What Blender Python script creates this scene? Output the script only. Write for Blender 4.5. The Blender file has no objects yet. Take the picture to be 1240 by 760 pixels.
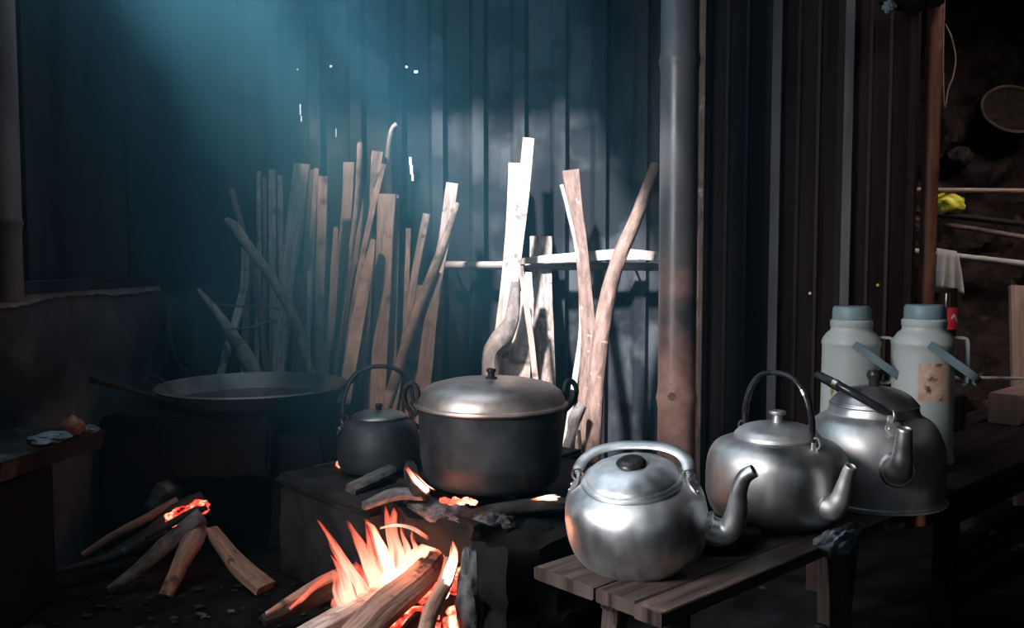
import bpy, bmesh, math, random
from mathutils import Vector, Matrix, noise, Euler

# ------------------------------------------------------------------ camera, world, lights, exposure
SC = bpy.context.scene
COL = SC.collection
R = math.radians
CAM_H, FPX, HOR = 0.92, 1100.0, 310.0
PITCH = math.atan((380 - HOR) / FPX)
cd = bpy.data.cameras.new('camera'); cam = bpy.data.objects.new('camera', cd); COL.objects.link(cam)
cd.sensor_width = 36.0; cd.lens = 36.0 * FPX / 1240; cd.clip_start = 0.02
cam.location = (0, 0, CAM_H); cam.rotation_euler = (R(90) - PITCH, 0, 0)
SC.camera = cam

W = bpy.data.worlds.new('sky'); SC.world = W; W.use_nodes = True
W.node_tree.nodes['Background'].inputs[0].default_value = (0.75, 0.88, 1.0, 1)
W.node_tree.nodes['Background'].inputs[1].default_value = 3.0

def area(name, loc, target, sx, sy, power, color, spread=180):
    l = bpy.data.lights.new(name, 'AREA'); l.shape = 'RECTANGLE'; l.size = sx; l.size_y = sy
    l.energy = power; l.color = color; l.spread = R(spread)
    o = bpy.data.objects.new(name, l); COL.objects.link(o); o.location = loc
    o.rotation_euler = (Vector(target) - Vector(loc)).to_track_quat('-Z', 'Y').to_euler(); return o
# daylight: the window opening in the left wall, the roof gap over the smoke; plus an added fill behind the viewer
area('window_daylight', (-1.30, 0.70, 1.50), (0.45, 1.55, 0.50), 0.7, 0.8, 17, (1.0, 0.98, 0.98), 95)
SUN_DIR = Vector((.74, 1.30, -1.80))
sl_ = bpy.data.lights.new('sun', 'SUN'); sl_.energy = 19.0; sl_.angle = R(4); sl_.color = (1.0, .98, 1.0)
so_ = bpy.data.objects.new('sun', sl_); COL.objects.link(so_); so_.rotation_euler = SUN_DIR.to_track_quat('-Z', 'Y').to_euler(); so_.location = (-3, -1, 6)
area('front_fill', (0.9, -1.0, 1.35), (0.9, 2.4, 0.7), 1.0, 1.7, 0.9, (0.72, 0.87, 1.0), 110)  # added cool fill lamp; the front wall has no opening here
area('yard_daylight', (2.35, 2.7, 2.45), (1.9, 4.0, 0.9), 0.8, 0.5, 6, (1.0, 0.92, 0.88), 100)

vs = SC.view_settings
vs.view_transform = 'Standard'; vs.look = 'None'; vs.gamma = 1.0; vs.use_curve_mapping = False
vs.exposure = 0.0
cy = SC.cycles
cy.use_denoising = True; cy.max_bounces = 6; cy.diffuse_bounces = 3; cy.glossy_bounces = 3
cy.volume_bounces = 0; cy.volume_step_rate = 2.0; cy.volume_max_steps = 64; cy.transparent_max_bounces = 16
cy.sample_clamp_indirect = 4.0; cy.caustics_reflective = False; cy.caustics_refractive = False

# ------------------------------------------------------------------ helpers
rnd = random.Random(7)
cp, sp = math.cos(PITCH), math.sin(PITCH)
def at(u, v, Y):
    """the point at depth Y that the survey of the photograph gives for a pixel"""
    xc, yc = (u - 620) / FPX, -(v - 380) / FPX
    d = Vector((xc, cp + yc * sp, -sp + yc * cp))
    return Vector((0, 0, CAM_H)) + d * (Y / d.y)

def link(o, parent=None):
    COL.objects.link(o)
    if parent is not None: o.parent = parent
    return o
def tag(o, label=None, cat=None, group=None, kind=None):
    if label: o['label'] = label
    if cat: o['category'] = cat
    if group: o['group'] = group
    if kind: o['kind'] = kind
    return o
def thing(name, label, cat, loc=(0, 0, 0), rotz=0, group=None, kind=None):
    o = bpy.data.objects.new(name, None); COL.objects.link(o); o.empty_display_size = 0.05
    o.location = loc; o.rotation_euler = (0, 0, rotz)
    return tag(o, label, cat, group, kind)

RECT = [(-1, -.8), (-.93, -1), (.93, -1), (1, -.8), (1, .8), (.93, 1), (-.93, 1), (-1, .8)]
def circ(n): return [(math.cos(2 * math.pi * i / n), math.sin(2 * math.pi * i / n)) for i in range(n)]

def catmull(pts, vals, sub):
    if sub <= 1 or len(pts) < 3: 
        if sub <= 1: return pts, vals
        P, Vv = [], []
        for i in range(len(pts) - 1):
            for k in range(sub):
                t = k / sub
                P.append(pts[i].lerp(pts[i + 1], t)); Vv.append(tuple(a + (b - a) * t for a, b in zip(vals[i], vals[i + 1])))
        return P + [pts[-1]], Vv + [vals[-1]]
    P, Vv = [], []
    n = len(pts)
    for i in range(n - 1):
        p0, p1, p2, p3 = pts[max(i - 1, 0)], pts[i], pts[i + 1], pts[min(i + 2, n - 1)]
        for k in range(sub):
            t = k / sub
            P.append(0.5 * ((2 * p1) + (p2 - p0) * t + (2 * p0 - 5 * p1 + 4 * p2 - p3) * t * t + (3 * p1 - p0 - 3 * p2 + p3) * t ** 3))
            s = t * t * (3 - 2 * t)
            Vv.append(tuple(a + (b - a) * s for a, b in zip(vals[i], vals[i + 1])))
    return P + [pts[-1]], Vv + [vals[-1]]

class MB:
    def __init__(s): s.v = []; s.f = []; s.uv = []; s.mi = []
    def add(s, verts, faces, uvs=None, mi=0):
        b = len(s.v); s.v += [Vector(p) for p in verts]
        for i, f in enumerate(faces):
            s.f.append([b + k for k in f]); s.mi.append(mi)
            s.uv.append(uvs[i] if uvs else [(0, 0)] * len(f))
        return s
    def sweep(s, pts, dims, prof=None, sub=1, hint=(0, 1, 0), caps=True, norm=False, mi=0, jit=0.0, seed=0, closed=False):
        pts = [Vector(p) for p in pts]; prof = prof or circ(12)
        if not isinstance(dims, (list,)): dims = [dims] * len(pts)
        dims = [d if isinstance(d, tuple) else (d, d) for d in dims]
        pts, dims = catmull(pts, dims, sub)
        n, m = len(pts), len(prof); hint = Vector(hint); verts = []; L = [0.0]
        for i in range(1, n): L.append(L[-1] + (pts[i] - pts[i - 1]).length)
        for i in range(n):
            if closed: t = pts[(i + 1) % n] - pts[i - 1]
            else: t = pts[min(i + 1, n - 1)] - pts[max(i - 1, 0)]
            t.normalize()
            b = hint - t * hint.dot(t)
            if b.length < 1e-3: b = t.orthogonal()
            b.normalize(); a = t.cross(b)
            for (x, y) in prof:
                p = pts[i] + a * (x * dims[i][0]) + b * (y * dims[i][1])
                if jit:
                    q = Vector((p.x * 9 + seed, p.y * 9, p.z * 4))
                    p = p + Vector(noise.noise_vector(q)) * jit + Vector(noise.noise_vector(q * 4.3)) * jit * .35
                verts.append(p)
        faces, uvs = [], []
        per = [0.0]
        for j in range(m):
            p, q = prof[j], prof[(j + 1) % m]
            per.append(per[-1] + math.hypot((q[0] - p[0]) * dims[0][0], (q[1] - p[1]) * dims[0][1]))
        tot = L[-1] if norm else 1.0
        for i in range(n if closed else n - 1):
            i2 = (i + 1) % n; v1 = L[i2] if i2 else L[-1] + .01
            for j in range(m):
                j2 = (j + 1) % m
                faces.append([i * m + j, i * m + j2, i2 * m + j2, i2 * m + j])
                uvs.append([(per[j], L[i] / tot), (per[j + 1], L[i] / tot), (per[j + 1], v1 / tot), (per[j], v1 / tot)])
        if caps and not closed:
            faces.append(list(range(m))[::-1]); uvs.append([(x * .02, L[0] / tot) for x, y in prof])
            faces.append([(n - 1) * m + j for j in range(m)]); uvs.append([(x * .02, L[-1] / tot) for x, y in prof])
        return s.add(verts, faces, uvs, mi)
    def lathe(s, prof, seg=40, c=(0, 0, 0), mi=0, closed=False):
        c = Vector(c); verts, faces, uvs = [], [], []; m = len(prof)
        for k in range(seg):
            a = 2 * math.pi * k / seg
            for (r, z) in prof: verts.append(c + Vector((r * math.cos(a), r * math.sin(a), z)))
        for k in range(seg):
            k2 = (k + 1) % seg
            for i in range(m - 1):
                faces.append([k * m + i, k2 * m + i, k2 * m + i + 1, k * m + i + 1])
                uvs.append([(k / seg, i / m), ((k + 1) / seg, i / m), ((k + 1) / seg, (i + 1) / m), (k / seg, (i + 1) / m)])
        return s.add(verts, faces, uvs, mi)
    def box(s, c, size, rz=0, rot=None, mi=0, bev=0.0, jit=0.0, cuts=0):
        bm = bmesh.new(); bmesh.ops.create_cube(bm, size=1)
        for v in bm.verts: v.co = Vector((v.co.x * size[0], v.co.y * size[1], v.co.z * size[2]))
        if bev: bmesh.ops.bevel(bm, geom=bm.edges[:], offset=bev, segments=2, affect='EDGES', clamp_overlap=True)
        if cuts: bmesh.ops.subdivide_edges(bm, edges=bm.edges[:], cuts=cuts, use_grid_fill=True)
        M = (Matrix.Translation(Vector(c)) @ (rot.to_matrix().to_4x4() if rot else Matrix.Rotation(rz, 4, 'Z')))
        bm.transform(M)
        if jit:
            for v in bm.verts:
                v.co += Vector(noise.noise_vector(v.co * 11)) * jit + Vector(noise.noise_vector(v.co * 37)) * jit * .4
        bm.verts.index_update()
        s.add([v.co.copy() for v in bm.verts], [[v.index for v in f.verts] for f in bm.faces],
              [[(v.co.x + v.co.y, v.co.z + v.co.x * .3) for v in f.verts] for f in bm.faces], mi)
        bm.free(); return s
    def blob(s, c, size, jit=.25, freq=2.5, sub=3, seed=0, rot=None, ridged=False, mi=0):
        bm = bmesh.new(); bmesh.ops.create_icosphere(bm, subdivisions=sub, radius=1)
        c = Vector(c); o = Vector((seed * 3.7, seed * 1.3, seed * 5.1))
        for v in bm.verts:
            n = noise.noise(v.co * freq + o)
            if ridged: n = abs(n) * 2 - .6 + .5 * abs(noise.noise(v.co * freq * 2.6 + o))
            else: n += .4 * noise.noise(v.co * freq * 2.7 + o)
            v.co = v.co * (1 + jit * n)
            v.co = Vector((v.co.x * size[0], v.co.y * size[1], v.co.z * size[2]))
            if rot: v.co.rotate(rot)
            v.co += c
        bm.verts.index_update()
        s.add([v.co.copy() for v in bm.verts], [[v.index for v in f.verts] for f in bm.faces],
              [[(v.co.x + v.co.y, v.co.z) for v in f.verts] for f in bm.faces], mi)
        bm.free(); return s
    def build(s, name, mats, parent=None, smooth=38, origin='base'):
        """one mesh object; top-level ones get their origin at the middle of their base"""
        me = bpy.data.meshes.new(name)
        off = Vector((0, 0, 0))
        if parent is None and origin == 'base' and s.v:
            xs = [p.x for p in s.v]; ys = [p.y for p in s.v]; zs = [p.z for p in s.v]
            off = Vector(((min(xs) + max(xs)) / 2, (min(ys) + max(ys)) / 2, min(zs)))
        me.from_pydata([tuple(p - off) for p in s.v], [], s.f)
        ul = me.uv_layers.new(name='UVMap')
        flat = [c for f in s.uv for uv in f for c in uv]
        ul.data.foreach_set('uv', flat)
        for m in (mats if isinstance(mats, (list, tuple)) else [mats]): me.materials.append(m)
        me.polygons.foreach_set('material_index', s.mi)
        if smooth is not None:
            me.polygons.foreach_set('use_smooth', [True] * len(me.polygons))
            me.set_sharp_from_angle(angle=R(smooth))
        me.update()
        o = bpy.data.objects.new(name, me); link(o, parent); o.location = off
        return o

# ------------------------------------------------------------------ materials
def nodes(name):
    m = bpy.data.materials.new(name); m.use_nodes = True
    nt = m.node_tree; return m, nt, nt.nodes, nt.links, nt.nodes['Principled BSDF']
def ramp(N, stops):
    r = N.new('ShaderNodeValToRGB'); e = r.color_ramp.elements
    while len(e) < len(stops): e.new(0.5)
    for el, (p, c) in zip(e, stops):
        el.position = p; el.color = (*c, 1) if len(c) == 3 else c
    return r
def mat(name, c1, c2, scale=8, stretch=(1, 1, 1), coord='Object', rough=(.6, .9), metal=0.0, bump=.3, dist=.004,
        detail=6, spots=None, rand=.0, c3=None, spec=.35, lo=.35, hi=.65, rnoise=3):
    """two or three tones driven by stretched noise, fine relief, per-object tone shift; spots = (colour, scale, threshold)"""
    m, nt, N, L, B = nodes(name)
    tc = N.new('ShaderNodeTexCoord'); mp = N.new('ShaderNodeMapping'); mp.inputs['Scale'].default_value = stretch
    oi = N.new('ShaderNodeObjectInfo'); ad = N.new('ShaderNodeVectorMath'); ad.operation = 'ADD'
    ml = N.new('ShaderNodeMath'); ml.operation = 'MULTIPLY'; ml.inputs[1].default_value = 13.0
    L.new(oi.outputs['Random'], ml.inputs[0]); L.new(tc.outputs[coord], ad.inputs[0]); L.new(ml.outputs[0], ad.inputs[1])
    L.new(ad.outputs[0], mp.inputs['Vector'])
    n1 = N.new('ShaderNodeTexNoise'); n1.inputs['Scale'].default_value = scale; n1.inputs['Detail'].default_value = detail
    n1.inputs['Roughness'].default_value = .62
    L.new(mp.outputs[0], n1.inputs['Vector'])
    st = [(lo, c1), (hi, c2)] if c3 is None else [(lo, c1), ((lo + hi) / 2, c2), (hi, c3)]
    rp = ramp(N, st); L.new(n1.outputs['Fac'], rp.inputs[0]); out = rp.outputs[0]
    if spots:
        n2 = N.new('ShaderNodeTexNoise'); n2.inputs['Scale'].default_value = spots[1]; n2.inputs['Detail'].default_value = 4
        L.new(ad.outputs[0], n2.inputs['Vector'])
        r2 = ramp(N, [(spots[2], (0, 0, 0)), (min(spots[2] + .1, 1), (1, 1, 1))]); L.new(n2.outputs['Fac'], r2.inputs[0])
        mx = N.new('ShaderNodeMix'); mx.data_type = 'RGBA'; L.new(r2.outputs[0], mx.inputs[0]); L.new(out, mx.inputs[6])
        mx.inputs[7].default_value = (*spots[0], 1); out = mx.outputs[2]
    if rand:
        hs = N.new('ShaderNodeHueSaturation'); mr = N.new('ShaderNodeMapRange')
        mr.inputs['To Min'].default_value = 1 - rand; mr.inputs['To Max'].default_value = 1 + rand
        L.new(oi.outputs['Random'], mr.inputs['Value']); L.new(mr.outputs[0], hs.inputs['Value']); L.new(out, hs.inputs['Color']); out = hs.outputs[0]
    L.new(out, B.inputs['Base Color'])
    n3 = N.new('ShaderNodeTexNoise'); n3.inputs['Scale'].default_value = scale * rnoise / 3; n3.inputs['Detail'].default_value = 3
    L.new(mp.outputs[0], n3.inputs['Vector'])
    rr = N.new('ShaderNodeMapRange'); rr.inputs['From Min'].default_value = .3; rr.inputs['From Max'].default_value = .7
    rr.inputs['To Min'].default_value = rough[0]; rr.inputs['To Max'].default_value = rough[1]
    L.new(n3.outputs['Fac'], rr.inputs['Value']); L.new(rr.outputs[0], B.inputs['Roughness'])
    B.inputs['Metallic'].default_value = metal; B.inputs['Specular IOR Level'].default_value = spec
    if bump:
        bp = N.new('ShaderNodeBump'); bp.inputs['Strength'].default_value = bump; bp.inputs['Distance'].default_value = dist
        L.new(n1.outputs['Fac'], bp.inputs['Height']); L.new(bp.outputs[0], B.inputs['Normal'])
    return m
GR = (1, .06, 1)   # grain along the length (UV v)
M = {}
M['pale'] = mat('pale_split_wood', (.34, .275, .25), (.74, .66, .62), 90, (1, .09, 1), 'UV', bump=.8, dist=.006, rand=.22, spots=((.20, .16, .145), 16, .57))
M['grey'] = mat('weathered_wood', (.16, .14, .14), (.42, .36, .34), 110, GR, 'UV', bump=.6, rand=.25, spots=((.09, .08, .08), 12, .6))
M['brown'] = mat('brown_bark', (.12, .075, .06), (.30, .205, .175), 70, (1, .2, 1), 'UV', bump=.8, rand=.15, spots=((.5, .42, .38), 30, .64))
M['bark'] = mat('pale_bark', (.16, .13, .12), (.52, .45, .42), 60, (1, .25, 1), 'UV', bump=1, dist=.007, rand=.15, spots=((.12, .09, .08), 22, .6))
M['ashbark'] = mat('grey_bark', (.16, .15, .15), (.40, .37, .36), 60, (1, .25, 1), 'UV', bump=.8, spots=((.09, .08, .08), 22, .6))
M['char'] = mat('charred_wood', (.012, .010, .010), (.06, .052, .05), 60, (1, .3, 1), 'UV', bump=1, dist=.006, spots=((.2, .19, .19), 25, .66))
M['ashwood'] = mat('ash_covered_wood', (.05, .045, .045), (.24, .22, .22), 60, (1, .3, 1), 'UV', bump=1, dist=.006)
M['log'] = mat('firewood', (.2, .1, .07), (.5, .31, .24), 70, (1, .12, 1), 'UV', bump=.9, dist=.006, spots=((.03, .02, .02), 16, .58))
M['bench'] = mat('bench_wood', (.014, .010, .009), (.095, .066, .060), 70, (1, .05, 1), 'UV', rough=(.35, .7), bump=.5, spots=((.30, .17, .13), 13, .63))
M['darkwood'] = mat('dark_timber', (.012, .008, .008), (.045, .03, .028), 60, GR, 'UV', rough=(.5, .9), spec=.12)
M['redbamboo'] = mat('red_bamboo', (.09, .03, .018), (.21, .075, .045), 30, (1, .2, 1), 'UV', rough=(.4, .7))
M['bamboo'] = mat('fire_tinted_bamboo', (.16, .075, .062), (.52, .29, .24), 9, (1, .5, 1), 'Object', rough=(.28, .45), bump=.25, spec=.6, spots=((.035, .035, .04), 3.2, .52))
def tone_by_height(m, col, z0, z1):
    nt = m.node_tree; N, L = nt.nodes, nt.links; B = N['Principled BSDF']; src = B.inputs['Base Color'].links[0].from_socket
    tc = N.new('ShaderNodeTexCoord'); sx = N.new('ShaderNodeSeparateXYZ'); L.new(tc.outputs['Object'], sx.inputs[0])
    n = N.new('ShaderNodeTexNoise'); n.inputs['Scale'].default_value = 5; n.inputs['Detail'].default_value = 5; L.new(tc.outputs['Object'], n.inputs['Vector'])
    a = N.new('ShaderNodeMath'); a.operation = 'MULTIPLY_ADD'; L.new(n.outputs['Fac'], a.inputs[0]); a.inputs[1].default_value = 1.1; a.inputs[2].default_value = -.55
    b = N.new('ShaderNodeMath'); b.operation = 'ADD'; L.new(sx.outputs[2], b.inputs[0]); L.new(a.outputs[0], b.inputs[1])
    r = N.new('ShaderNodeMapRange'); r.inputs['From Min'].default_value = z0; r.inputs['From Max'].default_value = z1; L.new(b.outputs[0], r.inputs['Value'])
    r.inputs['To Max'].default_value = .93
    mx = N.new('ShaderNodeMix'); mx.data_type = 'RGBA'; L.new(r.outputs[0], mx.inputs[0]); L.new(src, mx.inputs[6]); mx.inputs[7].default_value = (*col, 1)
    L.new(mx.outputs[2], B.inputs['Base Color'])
tone_by_height(M['bamboo'], (.085, .095, .105), .62, 1.05)  # blue-grey tone above; the red left below includes painted firelight
M['rail'] = mat('grey_bamboo', (.2, .19, .19), (.42, .38, .36), 30, (1, .1, 1), 'UV', rough=(.4, .7))
M['alu'] = mat('worn_aluminium', (.46, .475, .49), (.86, .87, .885), 9, (1, 1, .4), rough=(.34, .60), metal=1, bump=.25, dist=.006, detail=6, spots=((.28, .24, .235), 8, .62), lo=.36, hi=.6)
M['alu2'] = mat('tarnished_aluminium', (.32, .312, .312), (.64, .63, .63), 9, (1, 1, .4), rough=(.34, .60), metal=1, bump=.25, dist=.006, detail=6, spots=((.26, .15, .11), 8, .66), lo=.3, hi=.6)
M['rivet'] = mat('rivet_metal', (.4, .36, .34), (.6, .55, .52), 20, rough=(.3, .5), metal=1, bump=0)
M['soot'] = mat('soot', (.008, .009, .011), (.03, .033, .038), 14, rough=(.5, .8), bump=.5, dist=.003)
M['sootmetal'] = mat('sooty_metal', (.03, .035, .04), (.14, .15, .16), 5, rough=(.42, .66), metal=.55, bump=.3, dist=.004, lo=.35, hi=.75)
M['lid'] = mat('browned_lid', (.34, .26, .235), (.78, .68, .64), 6, rough=(.34, .52), metal=.9, bump=.1, dist=.006, spots=((.10, .07, .06), 5, .60))
M['black'] = mat('black_plastic', (.010, .010, .012), (.03, .03, .034), 20, rough=(.18, .35), bump=.1)
M['wok'] = mat('wok_iron', (.13, .13, .135), (.28, .275, .275), 10, rough=(.38, .6), metal=.6, bump=.3)
M['oil'] = mat('dark_broth', (.02, .015, .012), (.12, .07, .04), 14, rough=(.06, .25), bump=.5, dist=.01)
M['stove'] = mat('sooty_concrete', (.010, .010, .011), (.048, .044, .045), 9, rough=(.7, .95), bump=.7, dist=.008, spots=((.13, .12, .12), 5, .64), spec=.12)
M['stone'] = mat('charred_clay', (.016, .016, .018), (.17, .17, .18), 26, rough=(.35, .8), bump=1, dist=.012)
M['darkstone'] = mat('dark_hearth', (.005, .005, .006), (.018, .017, .018), 8, rough=(.7, .95), bump=.7, dist=.01, spec=.12)
M['floor'] = mat('ashy_floor', (.004, .004, .005), (.018, .019, .021), 7, rough=(.6, .95), bump=.8, dist=.012, spots=((.07, .072, .08), 15, .66), spec=.12)
M['plaster'] = mat('stained_plaster', (.035, .038, .044), (.10, .098, .105), 3.5, rough=(.8, .95), bump=.5, dist=.008, spots=((.03, .028, .03), 2.2, .56), spec=.12)
M['limewash'] = mat('peeling_limewash', (.14, .14, .14), (.30, .285, .27), 9, rough=(.8, .95), bump=.5, dist=.004)
M['tin'] = mat('sooty_tin', (.014, .018, .024), (.12, .135, .15), 4, (1, 1, .2), rough=(.45, .75), metal=.2, bump=.25, dist=.004, lo=.44, hi=.74, spots=((.010, .013, .018), 3.8, .47))  # lighter streaks mix stains with painted lit patches
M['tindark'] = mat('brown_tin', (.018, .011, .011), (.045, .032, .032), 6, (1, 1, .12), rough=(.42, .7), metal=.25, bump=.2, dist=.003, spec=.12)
M['tinridge'] = mat('highlit_tin_ridge', (.12, .118, .125), (.26, .255, .27), 9, (1, 1, .12), rough=(.45, .7), metal=.3, bump=.2)  # lighter rib tops: light catching the ridges, painted into the colour
M['board'] = mat('dark_wall_board', (.008, .012, .016), (.03, .036, .042), 6, (1, 1, .15), rough=(.7, .9), bump=.4, spec=.12)
M['post'] = mat('weathered_post', (.10, .075, .07), (.22, .17, .16), 12, (1, 1, .2), rough=(.6, .9))
M['earth'] = mat('earth_bank', (.018, .013, .012), (.12, .085, .08), 5, rough=(.8, 1), bump=1, dist=.03, spots=((.2, .15, .14), 11, .66), spec=.12)
M['rock'] = mat('bank_rock', (.03, .026, .026), (.16, .13, .12), 6, rough=(.7, .95), bump=1, dist=.02)
M['enamel'] = mat('cream_enamel', (.33, .355, .35), (.43, .455, .44), 5, rough=(.30, .45), bump=.03, spots=((.30, .26, .22), 12, .70))
M['blueplastic'] = mat('pale_blue_plastic', (.14, .20, .225), (.20, .27, .295), 10, rough=(.35, .5), bump=.03)
M['sticker'] = mat('worn_pink_print', (.48, .24, .17), (.55, .42, .33), 30, rough=(.5, .7), bump=0, spots=((.10, .05, .04), 34, .60))
M['green'] = mat('green_print', (.06, .09, .03), (.25, .20, .05), 60, rough=(.4, .6), bump=0)
M['yellow'] = mat('yellow_plastic', (.75, .60, .02), (.95, .85, .10), 20, rough=(.25, .45), bump=.4, dist=.004, spots=((.9, .88, .5), 25, .6))
M['cloth'] = mat('white_cloth', (.46, .42, .38), (.62, .58, .54), 10, rough=(.85, .95), bump=.2)
M['bluecloth'] = mat('grey_blue_plastic_bag', (.07, .09, .11), (.26, .31, .35), 12, rough=(.25, .5), bump=.3)
M['blackcloth'] = mat('black_rag', (.006, .006, .008), (.018, .018, .022), 12, rough=(.8, .95), bump=.3, spec=.12)
M['glass'] = mat('dark_bottle_glass', (.012, .008, .007), (.03, .015, .01), 10, rough=(.08, .15), bump=0)
M['red'] = mat('red_paper', (.5, .02, .03), (.62, .04, .05), 10, rough=(.5, .6), bump=0)
M['white'] = mat('white_paper', (.6, .5, .48), (.75, .65, .62), 10, rough=(.5, .6), bump=0)
M['crate'] = mat('reddish_planed_wood', (.26, .15, .12), (.45, .29, .24), 60, GR, 'UV', bump=.4)
M['onion'] = mat('brown_onion_skin', (.20, .08, .04), (.35, .15, .08), 12, rough=(.4, .6), bump=.2)
M['basket'] = mat('dark_basket', (.03, .022, .02), (.10, .07, .06), 40, (1, .3, 1), 'UV', rough=(.7, .9))

def emissive(name, stops, scale, strength, stretch=(1, 1, 1), rough_col=(.02, .01, .01)):
    m, nt, N, L, B = nodes(name)
    tc = N.new('ShaderNodeTexCoord'); mp = N.new('ShaderNodeMapping'); mp.inputs['Scale'].default_value = stretch
    n = N.new('ShaderNodeTexNoise'); n.inputs['Scale'].default_value = scale; n.inputs['Detail'].default_value = 5
    L.new(tc.outputs['Object'], mp.inputs['Vector']); L.new(mp.outputs[0], n.inputs['Vector'])
    r = ramp(N, stops); L.new(n.outputs['Fac'], r.inputs[0])
    B.inputs['Base Color'].default_value = (*rough_col, 1)
    L.new(r.outputs[0], B.inputs['Emission Color']); B.inputs['Emission Strength'].default_value = strength
    return m
M['ember'] = emissive('glowing_embers', [(.36, (0, 0, 0)), (.44, (.7, .02, .012)), (.55, (1, .10, .05)), (.66, (1, .55, .35))], 42, 2.2)
M['emberhot'] = emissive('hot_coals', [(.30, (.45, .012, .01)), (.45, (1, .10, .05)), (.56, (1, .42, .25)), (.66, (1, .8, .6))], 26, 3.0)
def flame_mat(name, strength, base, mid, tip, alpha=.9):
    m = bpy.data.materials.new(name); m.use_nodes = True; nt = m.node_tree; N = nt.nodes; L = nt.links; N.clear()
    out = N.new('ShaderNodeOutputMaterial'); tc = N.new('ShaderNodeTexCoord'); sx = N.new('ShaderNodeSeparateXYZ')
    L.new(tc.outputs['UV'], sx.inputs[0])
    r = ramp(N, [(0, base), (.3, base), (.62, mid), (1, tip)]); L.new(sx.outputs[1], r.inputs[0])
    e = N.new('ShaderNodeEmission'); L.new(r.outputs[0], e.inputs[0]); e.inputs[1].default_value = strength
    t = N.new('ShaderNodeBsdfTransparent'); mx = N.new('ShaderNodeMixShader')
    a = ramp(N, [(0, (.55 * alpha,) * 3), (.15, (alpha,) * 3), (.55, (alpha * .75,) * 3), (1, (.12,) * 3)]); L.new(sx.outputs[1], a.inputs[0])
    lw = N.new('ShaderNodeLayerWeight'); lw.inputs[0].default_value = .35
    inv = N.new('ShaderNodeMath'); inv.operation = 'SUBTRACT'; inv.inputs[0].default_value = 1; L.new(lw.outputs['Facing'], inv.inputs[1])
    ns = N.new('ShaderNodeTexNoise'); ns.inputs['Scale'].default_value = 30; mp = N.new('ShaderNodeMapping'); mp.inputs['Scale'].default_value = (1, 1, .25)
    L.new(tc.outputs['Object'], mp.inputs[0]); L.new(mp.outputs[0], ns.inputs['Vector'])
    nr = N.new('ShaderNodeMapRange'); nr.inputs['From Min'].default_value = .3; nr.inputs['From Max'].default_value = .62; L.new(ns.outputs['Fac'], nr.inputs['Value'])
    nr.inputs['To Min'].default_value = .25
    m1 = N.new('ShaderNodeMath'); m1.operation = 'MULTIPLY'; L.new(a.outputs[0], m1.inputs[0]); L.new(inv.outputs[0], m1.inputs[1])
    m2 = N.new('ShaderNodeMath'); m2.operation = 'MULTIPLY'; L.new(m1.outputs[0], m2.inputs[0]); L.new(nr.outputs[0], m2.inputs[1])
    L.new(m2.outputs[0], mx.inputs[0]); L.new(t.outputs[0], mx.inputs[1]); L.new(e.outputs[0], mx.inputs[2]); L.new(mx.outputs[0], out.inputs[0])
    return m
M['flame'] = flame_mat('flame', 2.0, (1, .55, .38), (1, .22, .13), (1, .09, .06), .72)
M['flamehot'] = flame_mat('white_hot_flame', 4.0, (1, .82, .66), (1, .5, .3), (1, .12, .07), 1.0)
M['flamered'] = flame_mat('red_flame', 1.5, (1, .20, .12), (1, .13, .08), (1, .06, .05), .5)

# ------------------------------------------------------------------ the setting
# floor: uneven trodden earth and ash
def grid(x0, x1, y0, y1, nx, ny, hf):
    b = MB(); vs_ = [Vector((x0 + (x1 - x0) * i / nx, y0 + (y1 - y0) * j / ny, 0)) for j in range(ny + 1) for i in range(nx + 1)]
    for p in vs_: p.z = hf(p.x, p.y)
    fs = [[j * (nx + 1) + i, j * (nx + 1) + i + 1, (j + 1) * (nx + 1) + i + 1, (j + 1) * (nx + 1) + i] for j in range(ny) for i in range(nx)]
    return b.add(vs_, fs, [[(0, 0)] * 4 for _ in fs])
fl = grid(-2.2, 4.6, -1.4, 6.6, 150, 170, lambda x, y: -.006 + .006 * noise.noise(Vector((x * 5, y * 5, 0))) + .005 * noise.noise(Vector((x * 17, y * 17, 3))))
tag(fl.build('floor', M['floor'], origin='none'), 'dark uneven earth floor dusted with ash', kind='structure')

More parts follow.
